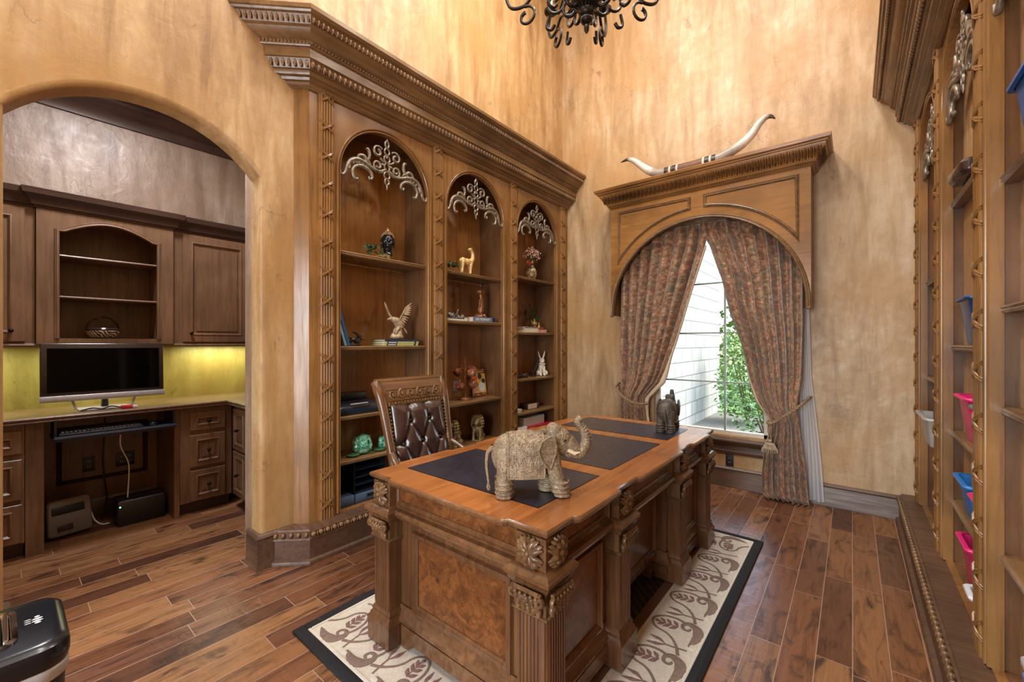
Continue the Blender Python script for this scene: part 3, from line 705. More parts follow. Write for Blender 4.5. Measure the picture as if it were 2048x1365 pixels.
# ------------------------------------------------------------------ window pelmet box
def pelmet():
    rt=root('window_pelmet','carved honey wood pelmet box with an arched opening over the window','pelmet',(-1.15,YB,2.9)); rt['kind']='thing'
    X0,X1=-2.036,-.264; XC=-1.15; FY=4.2; r_=.852; zs=1.725; ZT=2.87
    F=lambda p,q,h:(p,h,q)
    b=MB(); N=36
    pts=[(XC-r_*cos(pi*k/N),zs+r_*sin(pi*k/N)) for k in range(N+1)]
    for k in range(N):
        (a,c),(a2,c2)=pts[k],pts[k+1]; b.prism([(a,c),(a2,c2),(a2,ZT),(a,ZT)],F,FY,FY+.022)
    for x0,x1 in ((X0,XC-r_),(XC+r_,X1)): b.prism([(x0,1.69),(x1,1.69),(x1,ZT),(x0,ZT)],F,FY,FY+.022)
    part('front_board',b,M['oak_x'],rt,True,smooth=0)
    for x0,x1 in ((X0,X0+.02),(X1-.02,X1)):
        b=MB(); b.box(x0,FY+.022,1.69,x1,YB,ZT); part('side_board',b,M['oak'],rt,True,smooth=0)
    b=MB(); b.sweep([(-.001,.02),(-.001,-.012),(.006,-.02),(.016,-.018),(.02,-.01),(.028,-.012),(.034,-.006),(.036,0)],[(XC-r_,1.685)]+pts+[(XC+r_,1.685)],lambda p,q,h:(p,FY+h,q),side=-1)
    for x in (XC-r_-.018,XC+r_+.018): b.ell((x,FY-.004,1.682),(.022,.014,.012))
    part('arch_trim',b,M['carve'],rt,True)
    # two raised spandrel mouldings
    for s in (-1,1):
        ro=r_+.10; q=[]; xa=.055; xb=.806; ztop=ZT-.07
        a0=math.acos(xa/ro); a1=math.acos(min(xb/ro,1))
        for k in range(17):
            a=lerp(a1,a0,k/16); q.append((XC+s*ro*cos(a),zs+ro*sin(a)))
        q=[(XC+s*xb,ztop)]+q+[(XC+s*xa,ztop)]
        b=MB(); b.sweep([(0,0),(.004,-.010),(.010,-.006),(.016,-.014),(.024,-.012),(.03,-.004),(.032,0)],q,lambda p,qq,h:(p,FY+h,qq),closed=True,side=s)
        part('spandrel_molding',b,M['carve'],rt,True)
    path=[(X0,YB),(X0,FY),(X1,FY),(X1,YB)]
    cr=[(0,2.845),(.006,2.845),(.012,2.85),(.02,2.856),(.02,2.866),(.03,2.87),(.038,2.885),(.07,2.935),(.10,2.972),(.104,2.984),(.114,2.988),(.116,3.0),(.132,3.008),(.14,3.03),(.136,3.036),(0,3.036)]
    b=MB(); b.sweep(cr,path,lambda a,c,h:(a,c,h),side=-1 if False else 1)
    b.box(X0,FY,3.0,X1,YB,3.034); part('crown_molding',b,M['oak_x'],rt,True)
    b=MB(); n=46; L=X1-X0+.14
    for i in range(n):
        x=X0-.07+L*(i+.5)/n; b.ell((x,FY-.071,2.93),(.012,.010,.05),(R(35),0,0),7,6); b.ell((x+L/n/2,FY-.074,2.928),(.006,.008,.046),(R(35),0,0),5,5)
    n=110
    for i in range(n): b.ell((X0-.02+(X1-X0+.04)*(i+.5)/n,FY-.022,2.861),(.0065,.006,.0065),None,6,4)
    for i in range(5): b.ell((X1+.071,FY-.03+.056*i,2.93),(.010,.012,.05),(0,R(35),0),7,6)
    part('carved_band',b,wood('carved chestnut band',srgb(104,68,38),srgb(62,38,22),'x',.24,srgb(136,94,58)),rt,True,smooth=60)
pelmet()
# longhorn mount resting on the pelmet
def horns():
    rt=root('steer_horns','polished longhorn steer horns with banded hide wrap on the window pelmet','horns',(-1.25,4.22,3.036))
    L=[(-1.93,4.22,3.335),(-1.86,4.22,3.345),(-1.79,4.22,3.318),(-1.70,4.22,3.235),(-1.60,4.21,3.15),(-1.52,4.2,3.105),(-1.43,4.2,3.092)]
    Rr=[(-1.0,4.2,3.095),(-.93,4.2,3.108),(-.84,4.2,3.14),(-.76,4.21,3.185),(-.69,4.22,3.25),(-.64,4.22,3.32),(-.59,4.22,3.36),(-.545,4.22,3.355),(-.515,4.22,3.325)]
    for q,rads in ((L,[.004,.018,.028,.034,.04,.044,.046]),(Rr,[.046,.045,.043,.040,.036,.032,.025,.016,.004])):
        pts=bez(q,6); N=len(pts); b=MB(); n=10; tip0=q is L
        rad=[interp([(i/(len(rads)-1),r_) for i,r_ in enumerate(rads)],k/(N-1)) for k in range(N)]
        st=len(b.v); b.tube(pts,rad,n)
        for i in range(N):
            for k in range(n): b.uv[st+i*n+k]=(k/n,(.5-.5*(1-i/(N-1))) if tip0 else .5+.5*i/(N-1))
        part('horn',b,M['horn'],rt,True,smooth=60)
    b=MB(); b.tube([(-1.43,4.2,3.092),(-1.2,4.2,3.09),(-1.0,4.2,3.095)],.050,12); part('hide_wrap',b,M['hidewrap'],rt,True)
    for x,w,m in ((-1.435,.012,'black'),(-1.395,.008,'bone'),(-1.36,.014,'black'),(-1.325,.008,'bone'),(-1.085,.009,'bone'),(-1.055,.016,'black'),(-1.025,.008,'bone'),(-.995,.014,'black')):
        b=MB(); b.tube([(x-w,4.2,3.092),(x+w,4.2,3.092)],.053,14); part('band',b,M[m],rt,True,label='cream band' if m=='bone' else 'black band')
horns()
# ------------------------------------------------------------------ curtains
def curtain(side):
    if side=='L':
        out=[(0,-1.96),(.5,-2.0),(.9,-1.99),(1.0,-1.985),(1.5,-2.01),(2.6,-2.02)]
        inn=[(0,-1.62),(.4,-1.66),(.62,-1.70),(.80,-1.715),(.9,-1.63),(.98,-1.554),(1.1,-1.50),(1.22,-1.456),(1.4,-1.39),(1.61,-1.323),(2.02,-1.2),(2.33,-1.103),(2.42,-1.085),(2.6,-1.08)]
        tie=.82; n=8; lab='left brown paisley brocade curtain gathered by a tieback, cream lining showing'; ph=.6
    else:
        out=[(0,-.265),(.3,-.29),(.6,-.335),(.82,-.362),(.92,-.35),(1.08,-.322),(1.5,-.302),(2.6,-.29)]
        inn=[(0,-.58),(.06,-.645),(.2,-.65),(.45,-.628),(.6,-.58),(.69,-.565),(.8,-.632),(.87,-.673),(1.06,-.741),(1.376,-.814),(1.685,-.915),(2.0,-.983),(2.33,-1.09),(2.42,-1.14),(2.6,-1.18)]
        tie=.76; n=9; lab='right brown paisley brocade curtain gathered by a tieback, hanging to the floor'; ph=2.1
    rt=root('curtain',lab,'curtain',((out[0][1]+inn[0][1])/2,4.32,0.01),0,'brocade curtain pair at the window')
    r_=.846; XC=-1.15
    def sm(t): return t
    def fn(u,v,lin=0):
        # v from top to bottom
        z=lerp(2.56,.012,v)
        for _ in range(2):
            xo,xi=interp(out,z),interp(inn,z)
        uu=u+.035*sin(u*9+ph)+.012*sin(u*21+ph*2+z*.6)
        x=lerp(xo,xi,uu)
        # keep the head of the curtain under the arch
        if side=='L': pass
        g=abs(z-tie)
        amp=.046*min(1,.35+g*1.1)*(1.0 if z>tie else .9)
        amp*=.72+.28*sin(u*17+ph)
        y=4.335+(.0 if side=='L' else -.02)+amp*sin(2*pi*n*uu+ph+.5*sin(z*2.3+u*6)) + .012*sin(u*31+z*3)
        y-=.03*math.exp(-(g/.12)**2)*(0.5-abs(u-.5))
        x+= .010*cos(2*pi*n*uu+ph)*min(1,g*1.5)
        return (x,y+lin,z)
    b=MB(); NU,NV=n*18,80; b.grid(lambda u,v:fn(u,v),NU,NV); 
    o=part('drape',b,M['curtain'],rt,True,smooth=80,fix=False)
    m=o.modifiers.new('thick','SOLIDIFY'); m.thickness=.004; m.offset=0
    # turned back lining strip down the inner edge
    b=MB()
    def ln(u,v):
        z=lerp(2.34,.03 if side=='R' else .3,v); x,y,_=fn(1,lerp(0,1,(2.56-z)/2.548)); w=(.012+.05*math.exp(-((z-(tie+.12))/.22)**2))*(1.0 if side=='L' else .45)
        s=1 if side=='L' else -1
        return (x+s*(w*(u-.15)),y+.004-.012*sin(pi*u)+.01*u,z)
    b.grid(ln,5,60); o=part('lining',b,M['lining'],rt,True,smooth=80,fix=False,label='cream lining edge'); m=o.modifiers.new('thick','SOLIDIFY'); m.thickness=.003
    # tieback cord and tassel
    if side=='L': pts=[(-2.06,4.44,.93),(-2.045,4.33,.90),(-1.98,4.27,.85),(-1.88,4.25,.79),(-1.78,4.25,.755),(-1.71,4.27,.75),(-1.69,4.33,.755),(-1.78,4.40,.78),(-1.95,4.43,.85),(-2.06,4.44,.93)]; tl='twisted cord tieback around the left curtain, hooked to the wall'
    else: pts=[(-.275,4.44,.93),(-.30,4.33,.905),(-.345,4.27,.86),(-.42,4.25,.79),(-.50,4.25,.725),(-.555,4.26,.69),(-.585,4.32,.69),(-.53,4.40,.73),(-.40,4.43,.83),(-.275,4.44,.93)]; tl='twisted cord tieback with a fringed tassel around the right curtain'
    tr=root('curtain_tieback',tl,'tieback',pts[5],0,'cord tiebacks')
    c=bez(pts,10); b=MB()
    for k in range(3):
        q=[]; 
        for i,p in enumerate(c):
            a=i*.75+k*2.094; t=(c[min(i+1,len(c)-1)]-c[max(i-1,0)]).normalized(); s1=t.cross(Vector((0,0,1))).normalized(); s2=t.cross(s1)
            q.append(p+(s1*cos(a)+s2*sin(a))*.007)
        b.tube(q,.0065,6)
    part('cord',b,M['rope'],tr,True)
    b=MB(); p=Vector(pts[0]); b.tube([p,p+Vector((0,.04,0))],.012,8); b.ell(p,(.016,.012,.016)); part('wall_hook',b,M['iron'],tr,True)
    if side=='R':
        b=MB(); T=Vector((-.558,4.235,.69))
        for s in (-1,1): b.tube([T+Vector((s*.01,0,0)),T+Vector((s*.014,-.004,-.05)),T+Vector((s*.006,-.004,-.10)),T+Vector((s*.012,-.002,-.14))],.0055,6)
        b.ell(T,(.022,.016,.02)); part('tassel_cord',b,M['rope'],tr,True)
        b=MB(); b.lathe([(.002,.0),(.016,-.004),(.02,-.018),(.012,-.026),(.03,-.034),(.034,-.045)],T+Vector((0,0,-.135)),12); rr=random.Random(3)
        for tier,(z0,r0,z1,r1) in enumerate(((-.17,.03,-.225,.05),(-.18,.028,-.25,.062))):
            for i in range(26):
                a=2*pi*i/26+tier*.1; b.tube([T+Vector((r0*cos(a),r0*.7*sin(a),z0)),T+Vector((r1*.95*cos(a),r1*.7*sin(a),lerp(z0,z1,.6))),T+Vector((r1*cos(a),r1*.7*sin(a),z1+rr.uniform(-.008,.008)))],[.004,.0035,.003],5)
        part('tassel_fringe',b,M['fringe'],tr,True)
    return rt
curtain('L'); curtain('R')
b=MB()
def shf(u,v):
    z=lerp(1.7,.035,v); x0=interp([(0.03,-.185),(.3,-.20),(.6,-.225),(.85,-.25),(1.1,-.275),(1.7,-.29)],z); x1=interp([(0,-.50),(.8,-.45),(1.7,-.42)],z)
    return (lerp(x1,x0,u),4.425+.012*sin(u*34)*(.4+v)+.006*sin(u*11),z)
b.grid(shf,60,30); o=thing('sheer_curtain',b,M['sheer'],'white sheer curtain panel hanging behind the right brocade curtain','curtain',smooth=80,fix=False,base=(-.33,4.425,.035))
# wall outlet below the sill
def outlet(label,c,nrm,wide=.07,mat='outlet',slots='silver',double=1):
    t=root('wall_outlet',label,'outlet',c,nrm,'outlet plates')
    b=MB(); b.rbox((0,0,0),(.003,wide/2*double,.0575),.002); part('cover_plate',b,M[mat],t)
    for dy in ([0] if double==1 else [-.023,.023]):
        for s in (-1,1):
            b=MB(); b.tube([(0,dy,s*.02),(.006,dy,s*.02)],.0155,12); part('socket',b,M[mat],t)
            b=MB(); b.box(.0055,dy-.008,s*.02-.005,.0066,dy-.005,s*.02+.007); b.box(.0055,dy+.005,s*.02-.005,.0066,dy+.008,s*.02+.007); part('slots',b,M[slots],t)
    return t
outlet('dark outlet plate on the wall below the window sill',(-.925,YB-.004,.255),R(-90))
# ------------------------------------------------------------------ rug
def rug():
    X0,X1,Y0,Y1=-2.08,-.478,.884,3.35; CX,CY=(X0+X1)/2,(Y0+Y1)/2
    rt=root('area_rug','beige scroll patterned wool rug with black edge under the desk','rug',(CX,CY,0))
    bw=.052
    def ringpoly(b,x0,x1,y0,y1,w,z0,z1):
        for q in ((x0,y0,x1,y0+w),(x0,y1-w,x1,y1),(x0,y0+w,x0+w,y1-w),(x1-w,y0+w,x1,y1-w)): b.rbox(((q[0]+q[2])/2,(q[1]+q[3])/2,(z0+z1)/2),((q[2]-q[0])/2,(q[3]-q[1])/2,(z1-z0)/2),.004)
    b=MB(); ringpoly(b,X0,X1,Y0,Y1,bw,.0005,.014); part('border',b,M['rug_black'],rt,True,smooth=60)
    sw=.315; ix0,ix1,iy0,iy1=X0+bw+sw,X1-bw-sw,Y0+bw+sw,Y1-bw-sw
    b=MB(); b.box(ix0,iy0,.0005,ix1,iy1,.0105); part('centre_field',b,M['rug_field'],rt,True,smooth=0)
    b=MB(); ringpoly(b,ix0-.05,ix1+.05,iy0-.05,iy1+.05,.05,.0005,.0125); part('inner_border',b,M['rug_brown'],rt,True)
    b=MB(); ringpoly(b,ix0-.064,ix1+.064,iy0-.064,iy1+.064,.014,.0005,.014); ringpoly(b,X0+bw-.002,X1-bw+.002,Y0+bw-.002,Y1-bw+.002,.016,.0005,.0155); part('piping',b,M['rug_cream'],rt,True)
    # the broad scroll band: ground plus raised carved pile
    ax0,ax1,ay0,ay1=ix0-.064,ix1+.064,iy0-.064,iy1+.064; B=MB()
    B.mi=0
    for q in ((X0+bw,Y0+bw,X1-bw,ay0),(X0+bw,ay1,X1-bw,Y1-bw),(X0+bw,ay0,ax0,ay1),(ax1,ay0,X1-bw,ay1)): B.box(q[0],q[1],.0005,q[2],q[3],.012)
    z=.012
    def strip(p0,d,nrm,L,n,flip):
        # p0 corner on the outer edge of the band, d along, nrm inward
        step=L/n; wband=.235
        def F(a,c): return (p0[0]+d[0]*a+nrm[0]*c,p0[1]+d[1]*a+nrm[1]*c,z)
        for i in range(n):
            o=i*step; k=step/.26
            G=lambda u,v: F(o+(u if not flip else 1-u)*step, .02+v*wband)
            def C(pts,rs,mi,n_=6):
                B.mi=mi; q=bez([G(*p) for p in pts],5); st=len(B.v); B.tube([tuple(p) for p in q],rs,n_)
                for j in range(st,len(B.v)):
                    x,y,zz=B.v[j]; B.v[j]=(x,y,z+(zz-z)*.24)
            # calyx, long stem loop, volute
            C([(.02,.12),(.10,.10),(.24,.06),(.40,.05),(.55,.12),(.62,.28),(.55,.38),(.44,.36),(.42,.26),(.50,.22)],[.004,.010,.020,.028,.026,.017,.011,.009,.009,.007],2)
            C([(.36,.1),(.46,.14),(.52,.22)],[.012,.010,.006],3)
            C([(.58,.30),(.64,.52),(.60,.76),(.46,.93),(.30,.93),(.18,.80),(.14,.6),(.06,.45),(-.1,.30),(-.3,.20)],[.009,.008,.007,.007,.007,.007,.007,.007,.008,.009],2)
            # leaf spray inside the loop
            C([(.42,.44),(.40,.60),(.37,.84)],[.004,.004,.002],4)
            for (t,s,l) in ((0,-1,.13),(0,1,.13),(.33,-1,.13),(.33,1,.12),(.62,-1,.11),(.62,1,.10),(.85,0,.10)):
                bx,by=lerp(.42,.37,t),lerp(.46,.84,t); C([(bx,by),(bx+s*l*.6,by+.06+.02*t),(bx+s*l,by+.13)],[.005,.012,.003],4)
            # bud between the loops
            C([(.90,.10),(.86,.3),(.83,.5)],[.006,.006,.006],2)
            for s in (-1,0,1): C([(.83,.5),(.83+s*.07,.64),(.82+s*.10,.82)],[.007,.013,.003],4 if s else 3)
            for s in (0,):
                C([(.98,.06),(1.06,.05),(1.12,.1)],[.012,.014,.006],3)
    strip((X1-bw-.0,Y0+.02),(0,1),(-1,0),Y1-Y0-.04-.3,8,False)
    strip((X0+bw,Y1-.02),(0,-1),(1,0),Y1-Y0-.04-.3,8,False)
    strip((X0+.06+.02,Y0+bw),(1,0),(0,1),X1-X0-.12-.3,5,False)
    strip((X1-.06-.02,Y1-bw),(-1,0),(0,-1),X1-X0-.12-.3,5,False)
    part('scroll_band',B,[M['rug_beige'],M['rug_cream'],M['rug_taupe'],M['rug_cream'],M['rug_mauve']],rt,True,smooth=60)
rug()
# ------------------------------------------------------------------ executive desk
def desk():
    Z0=.0195; X0,X1,Y0,Y1=-1.755,-.745,1.09,3.13; cy=(Y0+Y1)/2; cx=(X0+X1)/2; e=.022
    rt=root('executive_desk','carved walnut executive desk with three navy leather panels on top','desk',(cx,cy,Z0))
    mir=lambda y:2*cy-y
    secs=[(1.25,1.615),(1.80,mir(1.80)),(mir(1.615),mir(1.25))]
    def side(x,s,rev):
        q=[]
        for a,c in secs: q+=[(x,a),(x+s*e*.6,a+.006),(x+s*e,a+.022),(x+s*e,c-.022),(x+s*e*.6,c-.006),(x,c)]
        return q[::-1] if rev else q
    def end(y,s,rev):
        a,c=-1.595,2*cx+1.595; q=[(a,y),(a+.006,y+s*e*.6),(a+.022,y+s*e),(c-.022,y+s*e),(c-.006,y+s*e*.6),(c,y)]
        return q[::-1] if rev else q
    out=[(X1,Y0)]+side(X1,1,False)+[(X1,Y1)]+end(Y1,1,True)+[(X0,Y1)]+side(X0,-1,True)+[(X0,Y0)]+end(Y0,-1,False)
    b=MB(); T=.79
    b.sweep([(-.06,T-.036),(-.03,T-.036),(-.026,T-.030),(-.012,T-.026),(-.004,T-.018),(-.002,T-.008),(-.005,T-.003),(-.010,T)],out,lambda a,c,h:(a,c,h),closed=True)
    part('top_molding',b,M['desk_h'],rt,True,smooth=40)
    inn=[(min(max(x,X0-.012),X1+.012),min(max(y,Y0-.012),Y1+.012)) for x,y in out]
    b=MB(); 
    # flat top inside the moulding
    def inset(poly,o):
        res=[]; n=len(poly)
        for i in range(n):
            p,q,s=poly[i-1],poly[i],poly[(i+1)%n]
            def nn(u,v):
                dx,dy=v[0]-u[0],v[1]-u[1]; L=math.hypot(dx,dy); return (dy/L,-dx/L)
            n1,n2=nn(p,q),nn(q,s); k=max(1+n1[0]*n2[0]+n1[1]*n2[1],.25)
            res.append((q[0]-(n1[0]+n2[0])/k*o,q[1]-(n1[1]+n2[1])/k*o))
        return res
    pl=inset(out,.0105); b.add([(x,y,T) for x,y in pl],[tuple(range(len(pl)))]); part('desktop',b,M['desktop'],rt,True,smooth=0)
    pl=inset(out,.06); b=MB(); b.add([(x,y,T-.036) for x,y in pl],[tuple(range(len(pl)))]); part('top_underside',b,M['desk'],rt,True,smooth=0)
    for a,c in ((1.235,1.71),(1.825,2.48),(2.60,3.02)):
        b=MB(); b.box(-1.655,a,T-.001,-.885,c,T+.0012); o=part('leather_inset',b,M['inset'],rt,True,smooth=0)
        b=MB()
        for q in ((-1.655,a,-.885,a+.003),(-1.655,c-.003,-.885,c),(-1.655,a,-1.652,c),(-.888,a,-.885,c)): b.box(q[0],q[1],T,q[2],q[3],T+.0016)
        part('gilt_line',b,M['knob'],o,True,smooth=0)
    # frieze and ledge
    FX0,FX1,FY0,FY1=-1.69,-.81,1.155,3.065
    b=MB(); b.box(FX0,FY0,.635,FX1,FY1,T-.03); part('frieze',b,M['desk_h'],rt,True,smooth=0)
    led=[(-.02,.585),(.004,.585),(.010,.595),(.022,.600),(.026,.610),(.040,.618),(.043,.63),(.036,.64),(.012,.645),(.008,.652),(-.02,.652)]
    rect=[(FX1,FY0),(FX1,FY1),(FX0,FY1),(FX0,FY0)]
    b=MB(); b.sweep(led,rect,lambda a,c,h:(a,c,h),closed=True); part('ledge_molding',b,M['desk_h'],rt,True)
    def panel(nm,plane,val,a0,a1,z0,z1,sgn,mat='burl',raise_=.0):
        # a framed veneer panel; plane 'x' or 'y'
        F=(lambda p,q,h:(val+sgn*h,p,q)) if plane=='x' else (lambda p,q,h:(p,val+sgn*h,q))
        b=MB(); b.prism([(a0,z0),(a1,z0),(a1,z1),(a0,z1)],F,-.004,.002); o=part(nm,b,M[mat],rt,True,smooth=0)
        b=MB(); s=1 if (plane=='y')==(sgn>0) else -1
        b.sweep([(.0,0),(.0,.006),(-.008,.013),(-.015,.011),(-.02,.018),(-.03,.016),(-.034,.004),(-.036,0)],[(a0,z0),(a1,z0),(a1,z1),(a0,z1)],lambda p,q,h:F(p,q,h),closed=True,side=-1)
        part('panel_molding',b,M['desk'],o,True)
    # frieze panels (drawer fronts)
    for a,c in ((1.29,1.60),(1.83,mir(1.83)),(mir(1.60),mir(1.29))): panel('frieze_panel','x',FX1,a,c,.672,.742,1)
    panel('frieze_panel','y',FY0,-1.60,-.90,.672,.742,-1)
    # pedestals
    PX0,PX1=-1.665,-.83
    for (ya,yc) in ((1.175,1.80),(mir(1.80),mir(1.175))):
        b=MB(); b.box(PX0,ya,.07,PX1,yc,.60); part('pedestal',b,M['desk'],rt,True,smooth=0)
    panel('side_panel','y',1.175,-1.49,-.985,.225,.515,-1)
    panel('pedestal_panel','x',PX1,1.285,1.575,.215,.525,1)
    panel('pedestal_panel','x',PX1,mir(1.575),mir(1.285),.215,.525,1)
    b=MB(); b.box(-.935,1.79,.12,-.905,mir(1.79),.60); part('modesty_board',b,M['desk'],rt,True,smooth=0)
    panel('modesty_panel','x',-.905,1.83,mir(1.83),.20,.55,1)
    # drawers on the chair side of both pedestals
    for ya,yc in ((1.29,1.70),(mir(1.70),mir(1.29))):
        for z0,z1 in ((.45,.57),(.31,.43),(.15,.29)):
            b=MB(); b.box(PX0-.016,ya,z0,PX0+.002,yc,z1); o=part('drawer',b,M['desk'],rt,True,smooth=0)
            b=MB(); b.ell((PX0-.03,(ya+yc)/2,(z0+z1)/2),(.014,.014,.014)); part('knob',b,M['brass'],o,True)
    # base rails between the blocks
    bm=[(0,.06),(.0,.10),(.012,.118),(.02,.122),(.022,.135),(.014,.143),(.012,.15),(.002,.165),(0,.19)]
    for ya,yc in ((1.175,1.80),(mir(1.80),mir(1.175))):
        b=MB(); q=[(PX1+.006,ya-.006),(PX1+.006,yc),(PX0-.006,yc),(PX0-.006,ya-.006)]
        b.sweep(bm,q,lambda a,c,h:(a,c,h),closed=True)
        for s in (0,1):
            yy=(ya-.006) if s==0 else yc
        # bracket cut apron
        for (p0,p1,F) in (((PX0+.08),(PX1-.08),lambda p,q,h:(p,ya-.02-h,q)),((ya+.07),(yc-.07),lambda p,q,h:(PX1+.02+h,p,q))):
            pr=[(p0,Z0),(p0+.05,Z0),(p0+.06,.035),(p0+.085,.052),(p1-.085,.052),(p1-.06,.035),(p1-.05,Z0),(p1,Z0),(p1,.115),(p0,.115)]
            b.prism(pr,F,-.03,.006)
        part('base_rail',b,M['desk_h'],rt,True)
    # pilasters: fluted shaft, carved capital, rosette block, plinth block
    def pil(xc,yc,fx,fy):
        h=.062; d=.028
        # square post
        def post(b,hh,z0,z1): b.box(xc-hh,yc-hh,z0,xc+hh,yc+hh,z1)
        b=MB(); n=6; w=.088
        post(b,h-.004,.17,.505)
        for (nx,ny) in ([(fx,0)] if fx else [])+([(0,fy)] if fy else []):
            pr=[(-w/2-.012,0)]
            for i in range(n):
                c=-w/2+w*(i+.5)/n
                for k in range(5): a=pi*k/4; pr.append((c-w/n/2*.8*cos(a),.004-.006*sin(a)))
                pr.append((c+w/n*.5*.98,.0045))
            pr+=[(w/2+.012,0)]
            pr=[(-w/2-.012,-.004)]+pr+[(w/2+.012,-.004)]
            b.prism(pr,(lambda p,q,t:(xc+nx*(h+q),yc+p,t)) if nx else (lambda p,q,t:(xc+p,yc+ny*(h+q),t)),.175,.50)
        o=part('pilaster',b,M['desk'],rt,True,smooth=30)
        b=MB(); hh=h+.006
        sq=lambda g:[(xc+g,yc-g),(xc+g,yc+g),(xc-g,yc+g),(xc-g,yc-g)]
        b.box(xc-h-.02,yc-h-.02,Z0,xc+h+.02,yc+h+.02,.118)
        b.sweep([(-.02,.115),(.022,.115),(.022,.122),(.013,.132),(.012,.14),(.004,.15),(.007,.158),(.004,.166),(-.004,.178),(-.02,.178)],sq(h),lambda a,c,t:(a,c,t),closed=True); part('plinth_block',b,M['desk'],o,True)
        b=MB(); b.sweep([(-.03,.585),(.010,.585),(.014,.592),(.02,.6),(.022,.61),(.030,.618),(.032,.632),(.022,.642),(.006,.65),(-.03,.65)],sq(h),lambda a,c,t:(a,c,t),closed=True); b.box(xc-h,yc-h,.65,xc+h,yc+h,.755); part('ledge_block',b,M['desk_h'],o,True)
        b=MB(); b.box(xc-h-.002,yc-h-.002,.50,xc+h+.002,yc+h+.002,.585)
        b.sweep([(-.01,.494),(.008,.494),(.012,.5),(.008,.506),(-.01,.506)],sq(h),lambda a,c,t:(a,c,t),closed=True)
        for (nx,ny) in ([(fx,0)] if fx else [])+([(0,fy)] if fy else []):
            G=(lambda p,q,t:(xc+nx*(h+q),yc+p,t)) if nx else (lambda p,q,t:(xc+p,yc+ny*(h+q),t))
            for row,(zz,nn,q,hz) in enumerate(((.522,5,.010,.020),(.542,4,.016,.022),(.558,5,.022,.018))):
                for i in range(nn):
                    p=-.052+.104*(i+.5)/nn; ang=p*5
                    b.ell(G(p,q,zz),(.012,.012,hz) if not nx else (.012,.012,hz),None,7,5)
                    b.ell(G(p,q+.007,zz+hz*.7),(.008,.008,.007),None,6,4)
            for s in (-1,1):
                sp=spiral((s*.055,.566),.020,.004,pi/2,s*1.3,16,lambda u,v:G(u,.026,v)); b.tube(sp,[.006,.008,.009],6)
            b.tube([G(-.06,.024,.583),G(.06,.024,.583)],.008,6)
        part('capital',b,M['carve_d'],o,True,smooth=60)
        for (nx,ny) in ([(fx,0)] if fx else [])+([(0,fy)] if fy else []):
            G=(lambda p,q,t:(xc+nx*(h+q),yc+p,t)) if nx else (lambda p,q,t:(xc+p,yc+ny*(h+q),t))
            b=MB(); zc=.70
            for i in range(8):
                a=2*pi*i/8+.39; L=.030
                c=G(.026*cos(a),.008,zc+.022*sin(a)); rot=(0,0,0)
                pts=[G(.008*cos(a),.012,zc+.008*sin(a)),G(.028*cos(a),.014,zc+.026*sin(a)),G(.056*cos(a),.003,zc+.050*sin(a))]
                b.tube(pts,[.008,.014,.004],6)
            for i in range(7):
                a=R(35+18.3*i); pts=[G(.015*cos(a),.006,zc+.02*sin(a)),G(.05*cos(a),.010,zc+.05*sin(a)),G(.062*cos(a),.004,zc+.056*sin(a))]; b.tube(pts,[.006,.009,.003],5)
                a=R(-35-18.3*i); pts=[G(.015*cos(a),.006,zc+.02*sin(a)),G(.045*cos(a),.010,zc+.045*sin(a)),G(.058*cos(a),.004,zc+.052*sin(a))]; b.tube(pts,[.006,.008,.003],5)
            b.ell(G(0,.016,zc),(.013,.013,.012)); part('rosette',b,M['carve_d'],o,True,smooth=60)
    xe=-.825; xw=-1.675
    for x,fx in ((xe,1),(xw,-1)):
        for y,fy in ((1.17,-1),(1.71,0),(mir(1.71),0),(mir(1.17),1)):
            if y==1.71 : fy=0
            pil(x,y,fx,fy)
    return rt
desk()
